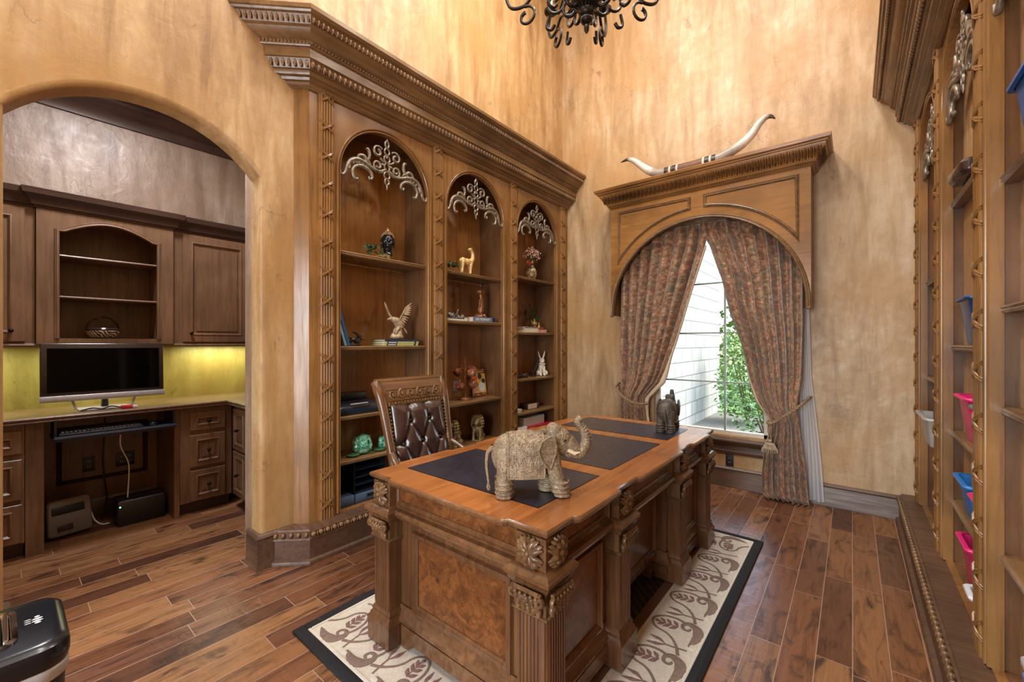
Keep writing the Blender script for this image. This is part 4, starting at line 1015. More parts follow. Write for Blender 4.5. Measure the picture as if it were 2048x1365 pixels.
# ------------------------------------------------------------------ desk chair
def chair():
    rt=root('desk_chair','carved wood desk chair with brown buttoned leather back behind the desk','chair',(-2.08,1.735,0))
    # frame of reference: +x is the way the sitter faces
    lean=R(13); 
    def Bk(y,s,d=0):
        # point on the back plane: y across, s up the back (0 at z .60), d forward
        z=.60; x=-.06
        c=Vector((x-s*sin(lean)-(.10*max(0,s-.42)**1.6*8),y,z+s*cos(lean))); n=Vector((cos(lean),0,sin(lean)))
        return c+n*d
    def wfun(s): return interp([(-.12,.225),(.1,.232),(.35,.246),(.46,.256),(.58,.262)],s)
    for s in (-1,1):
        b=MB(); q=[Bk(s*wfun(t),t,0) for t in (-.2,-.1,0,.1,.2,.3,.4,.46,.51,.55)]; q.append(q[-1]+Vector((-.03,0,-.006)))
        b.tube(q,[.026,.027,.027,.027,.027,.028,.029,.031,.032,.028,.018],10,flat=1); part('back_post',b,M['desk'],rt,smooth=60)
    b=MB(); b.grid(lambda u,v:Bk(lerp(-1,1,u)*(wfun(.40+.16*v)-.012),.41+.15*v,.012+.006*sin(pi*v)),16,8); b.grid(lambda u,v:Bk(lerp(-1,1,u)*(wfun(.40+.16*v)-.012),.41+.15*v,-.02),16,8)
    b.tube([Bk(-.255,.555,.0)+Vector((-.012,0,0)),Bk(.255,.555,0)+Vector((-.012,0,0))],.026,10); cr=part('crest_rail',b,M['desk_h'],rt,smooth=50)
    b=MB(); F=lambda y,s:tuple(Bk(y,s,.02))
    for i in range(6):
        y=-.175+.07*i; k=1 if i%2 else -1
        b.tube(spiral((y,.475),.030,.006,pi/2*k,k*1.2,18,F),[.005,.006,.007],5)
        b.tube([F(y+.03,.455),F(y+.04,.475),F(y+.05,.5)],[.004,.009,.003],5); b.ell(F(y,.475),(.008,.008,.008),None,7,5)
    b.tube([F(-.215,.505),F(.215,.505)],.003,5); b.tube([F(-.21,.44),F(.21,.44)],.003,5)
    part('carving',b,M['carve_d'],cr,smooth=60)
    # buttoned leather
    BT=[(-.075,.30),(.075,.30),(-.145,.165),(0,.165),(.145,.165),(-.075,.03),(.075,.03)]
    SG=[(0,3),(0,4),(0,2),(1,3),(1,4),(2,5),(3,5),(3,6),(4,6)]
    ext=[((-.075,.30),(-.06,.42)),((.075,.30),(.06,.42)),((-.145,.165),(-.21,.16)),((.145,.165),(.21,.16)),((-.075,.03),(-.07,-.07)),((.075,.03),(.07,-.07))]
    SG=[(BT[a],BT[c]) for a,c in ((0,2),(0,3),(1,3),(1,4),(2,5),(3,5),(3,6),(4,6))]+ext
    def seg(p,a,c):
        dx,dy=c[0]-a[0],c[1]-a[1]; L=dx*dx+dy*dy; t=max(0,min(1,((p[0]-a[0])*dx+(p[1]-a[1])*dy)/L)); return math.hypot(p[0]-a[0]-t*dx,p[1]-a[1]-t*dy)
    def H(y,s):
        ed=min(.205-abs(y),s+.075,.415-s); h=.045*min(1,max(0,ed)/.06)**.5
        d=min(seg((y,s),a,c) for a,c in SG); h-=.016*math.exp(-d/.010)+.012*math.exp(-(d/.035)**2)
        d=min(math.hypot(y-q[0],s-q[1]) for q in BT); h-=.022*math.exp(-(d/.018)**2)
        return .006+max(h,-.004)
    b=MB(); b.grid(lambda u,v:tuple(Bk(lerp(-.207,.207,u),lerp(-.078,.418,v),H(lerp(-.207,.207,u),lerp(-.078,.418,v)))),84,96)
    lb=part('leather_back',b,M['hide'],rt,smooth=80,fix=False)
    for p in BT:
        b=MB(); b.ell(Bk(p[0],p[1],H(*p)+.010),(.012,.012,.012)); part('button',b,M['hide'],lb)
    b=MB(); q=[]
    for i in range(19): q+=[(-.212+.424*i/18,.423),(-.212+.424*i/18,-.083)]
    for i in range(22): q+=[(-.214,-.07+.48*i/21),(.214,-.07+.48*i/21)]
    for p in q: b.ell(Bk(p[0],p[1],.012),(.0065,.0065,.0065),None,6,4)
    part('nailhead_trim',b,M['brass'],rt)
    b=MB(); b.grid(lambda u,v:tuple(Bk(lerp(-.225,.225,u),lerp(-.1,.44,v),-.022)),4,4); b.grid(lambda u,v:tuple(Bk(lerp(-.225,.225,u),lerp(-.1,.44,v),.006)),4,4); part('back_board',b,M['desk'],rt)
    for s in (-1,1):
        b=MB(); q=bez([Bk(s*.24,.12,.02),(-.0,s*.262,.655+.03),(.10,s*.275,.632),(.20,s*.278,.60),(.27,s*.27,.602)],6); b.tube(q,[.020,.022,.024,.026,.028,.024],10,flat=.7); a=part('arm',b,M['desk_h'],rt,smooth=60)
        b=MB(); b.tube(bez([(.25,s*.27,.60),(.27,s*.265,.54),(.22,s*.255,.47),(.2,s*.245,.42)],5),[.024,.02,.022,.026],8); part('arm_post',b,M['desk'],a)
    b=MB(); b.rbox((.03,0,.45),(.225,.235,.05),.045); part('seat',b,M['hide'],rt)
    b=MB(); b.rbox((.03,0,.385),(.22,.23,.025),.03); part('seat_frame',b,M['desk'],rt)
    b=MB(); b.lathe([(.05,.0),(.045,.06),(.03,.08),(.03,.22),(.07,.24)],(-.03,0,.12),14); part('swivel_column',b,M['iron'],rt)
    for i in range(5):
        a=2*pi*i/5+.3; b=MB(); b.tube([(-.03,0,.15),(-.03+.14*cos(a),.14*sin(a),.125),(-.03+.25*cos(a),.25*sin(a),.075)],[.035,.03,.02],8); l=part('leg',b,M['desk'],rt)
        b=MB(); c=(-.03+.25*cos(a),.25*sin(a),.057); b.tube([(c[0]-.012*sin(a),c[1]+.012*cos(a),c[2]),(c[0]+.012*sin(a),c[1]-.012*cos(a),c[2])],.0365 if False else .030,12); b.tube([c,(c[0],c[1],.075)],.008,6); b.tf(Matrix.Translation((0,0,-.0065 if False else -.007))); part('caster',b,M['black'],l)
    return rt
CH=chair()
# ------------------------------------------------------------------ elephants
def elephant(name,label,loc,rz,sc,mat,cloth,grp=None):
    rt=root(name,label,'figurine',loc,rz,grp,scale=sc)
    b=MB(); E=b.ell
    E((-.01,0,.165),(.12,.072,.082),None,18,12); E((-.085,0,.158),(.066,.066,.083),None,14,10); E((.07,0,.158),(.06,.058,.072),None,14,10)
    E((.115,0,.205),(.055,.044,.058),(0,R(25),0),14,10); E((.098,.016,.252),(.028,.02,.026)); E((.098,-.016,.252),(.028,.02,.026)); E((.14,0,.185),(.042,.034,.038)); E((.155,0,.155),(.026,.020,.018),(0,R(35),0))
    for x,y,dx in ((.088,.036,-.012),(.094,-.036,.03),(-.090,.036,-.01),(-.098,-.037,-.004)):
        b.tube([(x-dx*.6,y*.9,.16),(x,y,.10),(x+dx*.5,y,.05),(x+dx,y,.018),(x+dx,y,.0)],[.038,.034,.031,.030,.035],12); E((x-dx*.4,y*.93,.135),(.042,.034,.055))
        for k in range(3): b.tube([(x+dx*.8+.034*cos(a),y+.034*sin(a),.020+.018*k) for a in [2*pi*i/12 for i in range(12)]],.0055,6,closed=True)
        for i in range(4):
            a=-.9+.6*i; E((x+dx+.030*cos(a),y+.030*sin(a),.006),(.007,.007,.008))
    me=blob(b,.0032,2,('CLOUDS',.010,.003)); bpart('body',me,mat,rt)
    b=MB(); q=bez([(.15,0,.205),(.178,0,.172),(.200,0,.158),(.222,0,.175),(.232,0,.21),(.222,0,.245),(.203,0,.268),(.196,0,.288),(.208,0,.296)],6)
    b.tube(q,[.034,.030,.026,.023,.020,.017,.014,.012,.013],12)
    for i in range(2,len(q)-3,2): 
        p=q[i]; t=(q[i+1]-q[i-1]).normalized(); u=Vector((0,1,0)); w=t.cross(u); r_=interp([(0,.034),(.25,.026),(.6,.019),(1,.013)],i/len(q))
        b.tube([tuple(p+(u*cos(a)+w*sin(a))*r_*.96) for a in [2*pi*k/10 for k in range(10)]],.0022,5,closed=True)
    part('trunk',b,mat,rt,smooth=60)
    for s in (-1,1):
        b=MB(); b.tube([(.150,s*.028,.175),(.178,s*.034,.162),(.198,s*.032,.166)],[.008,.007,.002],7); part('tusk',b,M['ivory'],rt)
        b=MB()
        O=[(.095,.232),(.075,.238),(.045,.222),(.032,.19),(.042,.155),(.062,.125),(.078,.112),(.088,.135),(.098,.165),(.104,.2)]
        n=len(O); c0=Vector((.078,s*.070,.185)); front=[Vector((x-.006,s*(.066+.022*((.104-x)/.07)),z)) for x,z in O]
        rim=[Vector((x-.006,s*(.058+.022*((.104-x)/.07)),z)) for x,z in O]
        b.add([tuple(c0)]+[tuple(p) for p in front]+[tuple(p) for p in rim]+[tuple(c0-Vector((0,s*.012,0)))],[(0,1+i,1+(i+1)%n) for i in range(n)]+[(1+i,1+n+i,1+n+(i+1)%n,1+(i+1)%n) for i in range(n)]+[(2*n+1,1+n+(i+1)%n,1+n+i) for i in range(n)])
        b.tube([tuple(p) for p in front],.0038,6,closed=True); part('ear',b,mat,rt,smooth=60)
        b=MB(); b.ell((.135,s*.040,.215),(.007,.004,.005)); part('eye',b,M['dkbronze'],rt)
    # saddle cloth with raised scroll work
    def cl(u,v,d=0):
        a=lerp(-2.02,2.02,u); x=lerp(-.088,.052,v); rr=lerp(.9,1,sin(pi*min(1,max(0,v)))); top=.163+(.086+.001)*rr
        ca=cos(a); sa=sin(a)
        y=(.0755*rr+d)*(max(-1,min(1,sa*1.02)) if abs(a)<pi/2 else math.copysign(1.0,a)); z=.163+(.088*rr+d)*ca if abs(a)<pi/2 else .163-(abs(a)-pi/2)*.185
        return (x,y,z)
    b=MB(); b.grid(lambda u,v:cl(u,v),56,20); 
    for v in (0,1): b.tube([cl(k/56,v) for k in range(57)],.0035,6)
    for u in (0,1): b.tube([cl(u,k/10) for k in range(11)],.004,6)
    for u in (.13,.87): b.tube([cl(u,k/10) for k in range(11)],.0022,5)
    for v in (.2,.84): b.tube([cl(k/56,v) for k in range(57)],.002,5)
    for u in [i/18 for i in range(2,17)]:
        for v in (.1,.92): b.tube([cl(u+.02*cos(a),v+.055*sin(a)) for a in [2*pi*k/8 for k in range(8)]],.0018,4,closed=True)
    for u in (.06,.94):
        for i in range(5):
            v=(i+.5)/5; b.tube([cl(u+(.05 if u>.5 else -.05)*-1*abs(k-4)/4*1.0+(0),v+.09*(k-4)/4) for k in range(9)],.002,4)
    for u in (.25,.36,.5,.64,.75):
        for v in (.34,.52,.70):
            sg=1 if (u*100+v*10)%2>1 else -1
            b.tube([cl(u+p[0],v+p[1]) for p in [(.042*(1-k/14)*cos(k*.8*sg),.085*(1-k/14)*sin(k*.8*sg)) for k in range(14)]],.0022,4)
    part('saddle_cloth',b,cloth,rt,smooth=60)
    b=MB(); b.tube(bez([(-.145,0,.185),(-.165,-.006,.165),(-.170,-.012,.12),(-.166,-.016,.08),(-.162,-.018,.05)],5),[.010,.008,.006,.005,.004],7)
    for k in range(7): a=k*.9; b.tube([(-.163,-.018,.056),(-.162+.006*cos(a),-.018+.006*sin(a),.035),(-.161+.004*cos(a),-.018+.004*sin(a),.022)],[.003,.004,.001],5)
    part('tail',b,mat,rt)
    b=MB()
    for k in range(9): 
        t=k/8; b.ell((.125+.03*t,0,.262-.05*t),(.006,.016-.008*t,.006),(0,R(40),0),7,5)
    b.tube([(.128,0.036*cos(a),.225+.036*sin(a)) for a in [pi*k/10 for k in range(11)]],.003,5); part('headdress',b,cloth,rt)
    return rt
elephant('elephant_figurine','large carved sandstone coloured elephant with raised trunk on the near leather panel',(-.998,1.332,.7935),R(44),1.0,M['ele'],M['ele_cloth'],'carved elephants on the desk')
elephant('elephant_figurine','smaller dark carved elephant at the window end of the desk, rump to the viewer',(-.985,2.90,.7935),R(99),.86,M['ele_dark'],M['ele_dark'],'carved elephants on the desk')
# ------------------------------------------------------------------ chandelier
BULBS=[]
def chandelier():
    rt=root('chandelier','dark wrought iron scroll chandelier hanging high over the desk','chandelier',(-1.39,2.5,3.58))
    b=MB(); b.lathe([(.004,.0),(.016,.02),(.02,.05),(.012,.065),(.035,.075),(.042,.09),(.04,.105),(.03,.112)],(0,0,0),16); b.tf(Matrix.Translation((0,0,-.10))); part('finial',b,M['iron'],rt,smooth=50)
    b=MB(); b.lathe([(.03,.11),(.05,.125),(.055,.15),(.045,.17),(.085,.19),(.105,.225),(.10,.27),(.06,.30),(.03,.32),(.028,.50),(.05,.52),(.06,.56),(.03,.60),(.022,.9),(.04,.95),(.02,1.0)],(0,0,0),24); b.tf(Matrix.Translation((0,0,-.10))); part('hub',b,M['iron'],rt,smooth=50)
    b=MB()
    for k in range(16):
        a=2*pi*k/16; b.tube([(.048*cos(a),.048*sin(a),.13),(.05*cos(a),.05*sin(a),.165),(.09*cos(a),.09*sin(a),.2),(.102*cos(a),.102*sin(a),.26)],.006,5)
    b.tf(Matrix.Translation((0,0,-.10))); part('hub_leaves',b,M['iron'],rt,smooth=50)
    n=8
    for i in range(n):
        a=2*pi*i/n+.25; ca,sa=cos(a),sin(a)
        P=lambda r_,z,t=0:(r_*ca-t*sa,r_*sa+t*ca,z)
        b=MB()
        b.tube(bez([P(.06,.30),P(.14,.235),P(.27,.24),P(.38,.29),P(.46,.24),P(.56,.26),P(.60,.36),P(.56,.45)],6),[.012,.012,.011,.011,.011,.012,.012,.010],8)
        b.tube(spiral((.20,.17),.085,.03,pi/2,-1.15,22,lambda r_,z:P(r_,z)),[.011,.010,.010,.011],8)
        b.tube(spiral((.10,.10),.085,.035,pi*.55,-.62,16,lambda r_,z:P(r_,z)),[.010,.011,.014],8)
        b.tube(bez([P(.27,.10),P(.285,.03),P(.25,.005),P(.225,.03)],5),[.010,.011,.012],8)
        b.tube(spiral((.44,.16),.075,.03,pi*.45,1.0,18,lambda r_,z:P(r_,z)),[.010,.010,.013],8)
        b.tube(bez([P(.06,.45),P(.2,.5),P(.32,.42),P(.42,.34)],5),[.010,.009,.008],8)
        o=part('arm',b,M['iron'],rt,smooth=60)
        b=MB(); b.lathe([(.01,.44),(.05,.455),(.055,.47),(.02,.475),(.02,.50)],P(.56,0),14); part('candle_cup',b,M['iron'],o)
        b=MB(); b.lathe([(.014,.475),(.014,.58),(.006,.585)],P(.56,0),10); part('candle_sleeve',b,M['ivory'],o)
        b=MB(); b.lathe([(.006,.585),(.013,.60),(.012,.625),(.003,.66)],P(.56,0),10); part('bulb',b,M['flame'],o); BULBS.append((-1.39+.56*ca,2.5+.56*sa,3.58+.63))
    b=MB()
    for k in range(22):
        z=1.0+k*.0533; f=(lambda a:(.012*cos(a),0,z+.035+.036*sin(a))) if k%2 else (lambda a:(0,.012*cos(a),z+.035+.036*sin(a)))
        b.tube([f(2*pi*j/10) for j in range(10)],.004,5,closed=True)
    part('chain',b,M['iron'],rt)
    b=MB(); b.lathe([(.0,2.119-.05),(.03,2.119-.045),(.07,2.119-.02),(.075,2.119-.001)],(0,0,0),20); part('ceiling_canopy',b,M['iron'],rt)
chandelier()
# ------------------------------------------------------------------ things on the left bookcase
def leafcluster(b,c,n,rad,ls,seed,up=.6,lobes=True):
    rr=random.Random(seed)
    for i in range(n):
        a=rr.uniform(0,2*pi); k=rad*math.sqrt(rr.random()); p=Vector(c)+Vector((k*cos(a)*.6,k*sin(a),rr.uniform(.15,1)*up*rad))
        s=ls*rr.uniform(.7,1.2); e=Euler((rr.uniform(-.9,.9),rr.uniform(-.9,.9),rr.uniform(0,6.3))).to_matrix()
        sh=[(0,-.1,0),(.35,.05,.04),(.22,.3,.02),(.5,.55,-.05),(.15,.6,.03),(0,1,-.08),(-.15,.6,.03),(-.5,.55,-.05),(-.22,.3,.02),(-.35,.05,.04)]
        q=[tuple(p+e@(Vector(w)*s)) for w in sh]; q2=[tuple(Vector(v)-Vector((0,0,.0012))) for v in q]
        b.add(q+q2,[tuple(range(10)),tuple(range(19,9,-1))]+[(i_,(i_+1)%10,10+(i_+1)%10,10+i_) for i_ in range(10)])
def book(name,label,c,h,rz,cover,group=None,pages='paper',tilt=0,spine='x+'):
    # lying or standing block: h half sizes; spine toward local +x, pages set in on the other sides
    t=root(name,label,'book',(c[0],c[1],c[2]),rz,group)
    if tilt: t.rotation_euler=(tilt,0,rz)
    hx,hy,hz=h; b=MB(); b.box(-hx,-hy,0,hx,hy,.003); b.box(-hx,-hy,2*hz-.003,hx,hy,2*hz); b.box(hx-.003,-hy,.003,hx,hy,2*hz-.003); part('cover',b,cover,t,smooth=0)
    b=MB(); b.box(-hx+.004,-hy+.004,.003,hx-.003,hy-.004,2*hz-.003); part('pages',b,M[pages],t,smooth=0); return t
def standbook(label,y0,z,hh,dd,th,lean,cover,x=-2.82,group=None):
    t=root('book',label,'book',(x,y0,z),0,group); t.rotation_euler=(lean,0,0)
    b=MB(); b.box(-dd,0,0,0,.003,hh); b.box(-dd,th-.003,0,0,th,hh); b.box(-.003,.003,0,0,th-.003,hh); part('cover',b,cover,t,smooth=0)
    b=MB(); b.box(-dd+.004,.003,.004,-.003,th-.003,hh-.004); part('pages',b,M['paper'],t,smooth=0); return t
# -- bay beside the arch
def buddha():
    t=root('carved_head_ornament','polished black serene head with bronze curls on a stand, left bay top shelf','ornament',(-2.86,1.945,2.048),R(-28))
    b=MB(); E=b.ell
    E((0,0,.15),(.05,.046,.062),None,18,14); E((.02,0,.118),(.032,.032,.032)); E((-.002,0,.195),(.040,.040,.028)); b.tube([(-.005,0,.105),(-.002,0,.055),(0,0,.04)],[.034,.034,.04],12)
    b.tube([(.046,0,.168),(.058,0,.142),(.054,0,.135)],[.006,.011,.008],8); E((.046,0,.118),(.010,.016,.005)); E((.043,0,.108),(.010,.014,.006))
    for s in (-1,1): E((.042,s*.020,.158),(.010,.013,.006)); E((.040,s*.026,.135),(.012,.012,.014)); E((-.004,s*.050,.142),(.011,.006,.032)); E((-.002,s*.050,.105),(.008,.005,.022))
    bpart('head',blob(b,.0032,3),M['buddha'],t)
    b=MB()
    for j in range(7):
        ph=.12+j*.2; n=max(5,int(22*cos(ph)))
        for i in range(n):
            a=2*pi*i/n+j*.3
            x,y,z=.049*cos(ph)*cos(a),.050*cos(ph)*sin(a),.172+.05*sin(ph)
            if x>.030 and j<2: continue
            E2=(x-.003,y,z); b.ell(E2,(.0075,.0075,.0075),None,7,5)
    for i in range(10): a=2*pi*i/10; b.ell((-.003+.018*cos(a),.018*sin(a),.226),(.008,.008,.008),None,6,4)
    for i in range(24):
        a=R(100)+R(160)*((i%8)/7); z=.15-.02*(i//8); b.ell((.050*cos(a),.046*sin(a),z),(.0075,.0075,.0075),None,6,4)
    b.lathe([(.022,.22),(.018,.236),(.010,.25),(.002,.262)],(-.003,0,0),10); part('hair_curls',b,M['curls'],t,smooth=70)
    b=MB(); b.lathe([(.006,.05),(.006,.012),(.03,.008),(.034,0)],(0,0,0),14); part('stand',b,M['dkbronze'],t)
buddha()
b=MB(); leafcluster(b,(-2.85,1.80,2.085),16,.07,.05,5,.75); t=root('ivy_sprig','dark ivy sprig beside the black carved head','plant',(-2.845,1.845,2.048)); part('leaves',b,M['leaf'],t,True,smooth=0,fix=False)
b=MB(); leafcluster(b,(-2.835,1.895,2.07),5,.025,.035,8,.6); part('pale_leaves',b,M['leaf2'],t,True,smooth=0,fix=False); b=MB(); b.tube([(-2.845,1.80,2.052),(-2.845,1.86,2.07),(-2.84,1.91,2.085)],.003,5); part('stem',b,M['leaf2'],t,True)
standbook('dark blue book leaning against the left side, second shelf of the left bay',1.585,1.371,.255,.2,.020,R(16),M['bluebook'],group='leaning blue books')
standbook('pale blue book leaning inside the dark blue one, left bay',1.562,1.371,.20,.19,.018,R(17),M['ltbook'],group='leaning blue books')
def twig():
    t=root('dragon_figurine','small dark spiky dragon figurine beside the leaning blue books','figurine',(-2.86,1.665,1.371))
    b=MB(); b.tube(bez([(0,-.05,.02),(.01,-.02,.045),(0,.02,.03),(.005,.035,.055),(.01,.01,.085),(.01,-.005,.10)],5),[.008,.018,.016,.013,.010,.005],8); b.ell((.012,-.012,.10),(.012,.014,.010)); b.ell((0,0,.008),(.03,.055,.009))
    bpart('body',blob(b,.003,2,('CLOUDS',.008,.003)),M['dkbronze'],t)
    for i,q in enumerate((((0,.0,.05),(-.01,.045,.075),(.0,.07,.07)),((0,.02,.04),(.0,.06,.05),(.01,.072,.035)),((0,-.02,.045),(.01,-.05,.06),(0,-.06,.05)))):
        b=MB(); b.tube(q,[.008,.010,.002],6,flat=.5); part('wing',b,M['dkbronze'],t)
twig()
for i,(z,cv,lab) in enumerate(((1.371,'leaf2','green banded book at the bottom of the stack under the eagle'),(1.388,'leaf2','green banded book in the middle of the stack under the eagle'),(1.405,'navybook','navy book on top of the stack under the eagle'))):
    t=book('book',lab,(-2.895,2.035+.006*i-(.012 if i==2 else 0),z),(.095,.162-.008*(i==2),.008),0,M[cv],'books under the eagle')
    if i<2:
        b=MB(); b.box(.0951,-.14,.001,.0958,-.045,.0152); b.box(.0951,.118,.001,.0958,.138,.0152); part('spine_band',b,M['navybook'],t,smooth=0,label='navy spine band')
        b=MB(); b.box(.0958,-.128,.005,.0963,-.055,.0105); part('spine_label',b,M['white'],t,smooth=0,label='white title strip')
def eagle():
    t=root('eagle_figurine','pale carved eagle with raised wings on a stack of books','figurine',(-2.88,2.045,1.4215),0)
    b=MB(); E=b.ell
    E((0,0,.02),(.04,.062,.024)); E((0,.02,.045),(.026,.03,.03)); E((0,.03,.08),(.02,.022,.03)); E((0,-.04,.03),(.015,.015,.02))
    b.tube([(0,.035,.09),(0,.02,.125),(0,-.01,.155),(0,-.045,.165)],[.026,.034,.03,.019],12); E((0,-.055,.165),(.015,.022,.015)); b.tube([(0,-.07,.165),(0,-.085,.16),(0,-.088,.15)],[.009,.006,.002],6)
    for s in (-1,1): b.tube([(s*.014,.02,.11),(s*.016,-.01,.075),(s*.016,-.02,.045)],[.016,.012,.008],7)
    b.tube([(0,.045,.11),(0,.085,.07),(0,.10,.05)],[.018,.016,.010],8,flat=.4)
    bpart('body',blob(b,.0032,2,('CLOUDS',.007,.003)),M['eagle'],t)
    for s,pts,n in ((1,[(.0,.02,.15),(.02,.045,.21),(.02,.07,.26)],11),(-1,[(-.01,-.01,.155),(-.03,-.05,.20),(-.02,-.085,.25)],8)):
        b=MB(); q=bez(pts,6); b.tube(q,[.016,.014,.012,.008],8,flat=.6)
        for i in range(n):
            u=i/(n-1); p=q[int(u*(len(q)-1))]
            if s>0: tip=p+Vector((.01,lerp(.035,.055,u)+.02*sin(pi*u),lerp(-.055,.045,u)))
            else: tip=p+Vector((-.01,lerp(.03,-.012,u),lerp(-.02,.05,u)))
            b.tube([p,(p+tip)/2+Vector((.005,0,0)),tip],[.007,.009,.003],6,flat=.45,up=(1,0,0))
        part('wing',b,M['eagle'],t,smooth=50)
eagle()
def printer():
    t=root('flatbed_printer','flat black printer with closed lid on the third shelf, left bay','printer',(-2.93,1.70,.873))
    b=MB(); b.rbox((0,0,.03),(.135,.19,.03),.012); part('body',b,M['navy'],t)
    b=MB(); b.rbox((-.015,0,.066),(.118,.185,.006),.005,(0,R(4),0)); part('lid',b,M['navy'],t)
    b=MB(); b.rbox((-.115,.03,.10),(.02,.13,.035),.008); part('paper_feed',b,M['black'],t)
    b=MB(); b.rbox((.125,-.02,.056),(.018,.075,.006),.003); part('output_tray',b,M['bezel'],t)
    b=MB(); b.rbox((.118,-.03,.074),(.008,.07,.004),.002); part('lid_handle',b,M['silver'],t)
printer()
def cabbage(y,h,label,seed):
    t=root('ceramic_ornament',label,'ornament',(-2.88,y,.556),0,'green glazed ornaments'); rr=random.Random(seed)
    b=MB(); b.ell((0,0,h*.3),(h*.5,h*.55,h*.32)); b.ell((.005,.005,h*.72),(h*.36,h*.42,h*.30)); b.ell((.02,-.02,h*.45),(h*.4,h*.3,h*.3))
    for i in range(9):
        a=i*.7; b.tube([(0,0,h*.2),(h*.4*cos(a),h*.45*sin(a),h*.45),(h*.3*cos(a),h*.36*sin(a),h*.92)],[h*.1,h*.13,h*.05],6)
    bpart('body',blob(b,h*.035,3),M['green'],t)
    b=MB(); b.ell((.03,-.55*h-.01,.012),(.045,.05,.010)); b.tube([(.02,-.02,.01),(.05,.06,.008),(.03,.09,.004)],[.016,.02,.004],6,flat=.3); part('leaf_base',b,M['leaf'],t)
cabbage(1.735,.145,'larger crinkled green ceramic ornament on the fourth shelf, left bay',3)
cabbage(1.93,.105,'smaller green ceramic ornament half hidden behind the desk chair',6)
def sorter():
    t=root('paper_sorter','black tiered paper sorter with grey blue drawers at the foot of the left bay','organizer',(-2.93,1.70,.2145))
    b=MB(); 
    for y in (-.185,-.062,.195): b.box(-.12,y-.003,0,.11,y+.003,.30)
    b.box(-.12,-.185,0,-.115,.195,.30); b.box(-.12,-.185,.297,.11,.195,.30); b.box(-.12,-.185,0,.11,.195,.004); part('frame',b,M['black'],t,smooth=0)
    for k in range(4):
        b=MB(); b.box(-.115,-.058,.075+.055*k,.112,.191,.079+.055*k); part('tier',b,M['navy'],t,smooth=0)
    for y0,y1 in ((-.181,-.066),(-.058,.191)):
        b=MB(); b.rbox((.0,(y0+y1)/2,.036),(.115,(y1-y0)/2,.032),.004); d=part('drawer',b,plain('grey blue drawer',srgb(74,90,112),.4),t)
        if y1>0:
            b=MB(); b.rbox((.117,(y0+y1)/2,.04),(.004,.032,.012),.003); part('handle',b,M['black'],d)
sorter()
# -- middle bay
b=MB(); leafcluster(b,(-2.85,2.62,2.08),20,.075,.042,15,.7); t=root('ivy_sprig','dark ivy sprig at the left of the middle bay top shelf','plant',(-2.84,2.605,2.046)); part('leaves',b,M['leaf'],t,True,smooth=0,fix=False)
b=MB(); b.tube([(-2.84,2.53,2.05),(-2.83,2.62,2.06),(-2.83,2.70,2.05)],.003,5); part('stem',b,M['leaf'],t,True)
def llama():
    t=root('animal_figurine','pale gold long necked animal figurine on the middle bay top shelf','figurine',(-2.84,2.80,2.046),R(90),scale=1.12)
    b=MB(); b.ell((0,0,.105),(.058,.030,.030)); b.ell((-.045,0,.108),(.03,.028,.030)); b.tube(bez([(.045,0,.11),(.07,0,.14),(.072,0,.18),(.055,0,.21)],5),[.026,.018,.014,.012],9); b.tube([(.058,0,.205),(.04,0,.218),(.022,0,.212)],[.013,.014,.008],8)
    for x,y,d in ((.045,.016,.008),(.04,-.016,-.012),(-.05,.016,.004),(-.055,-.016,-.014)): b.tube([(x,y,.10),(x+d*.4,y,.05),(x+d,y,.006)],[.017,.010,.010],7)
    b.tube([(-.07,0,.12),(-.083,0,.10)],[.008,.004],6)
    for s in (-1,1): b.tube([(.05,s*.006,.215),(.054,s*.012,.235)],[.005,.002],5)
    bpart('body',blob(b,.003,3,('CLOUDS',.006,.002)),M['gold'],t)
llama()
def cluster():
    t=root('group_sculpture','low dark pewter sculpture on a white base, middle bay second shelf','figurine',(-2.87,2.665,1.599)); rr=random.Random(2)
    b=MB(); b.rbox((0,0,.006),(.06,.115,.006),.004); part('base',b,M['white'],t)
    b=MB(); b.ell((0,0,.02),(.045,.10,.012))
    for i in range(14):
        y=rr.uniform(-.09,.09); x=rr.uniform(-.03,.03); h=rr.uniform(.04,.085)
        b.tube([(x,y,.015),(x+.01,y+rr.uniform(-.02,.02),h*.6),(x,y+rr.uniform(-.04,.04),h)],[.016,.013,.005],7)
    b.tube([(0,.03,.05),(0,.05,.10),(.0,.06,.115)],[.012,.010,.003],7); b.ell((0,-.05,.05),(.03,.035,.03))
    bpart('figures',blob(b,.0035,1,('CLOUDS',.008,.004)),plain('pewter patina',srgb(108,102,94),.4,.5,noise=.6),t)
cluster()
t=book('book','thick slate blue dictionary lying under the bronze statue',(-2.905,3.01,1.599),(.10,.158,.023),0,M['dictcov'],'books under the statue')
b=MB(); b.box(.1002,.115,.002,.1008,.157,.044); part('spine_band',b,M['navybook'],t,smooth=0)
text('title_lettering','DICTIONARY',.034,t,(.1009,-.02,.022),(R(90),0,R(90)),M['white'])
book('book','tan book lying left of the slate blue dictionary',(-2.96,2.80,1.599),(.09,.045,.018),0,M['paper'],'books under the statue')
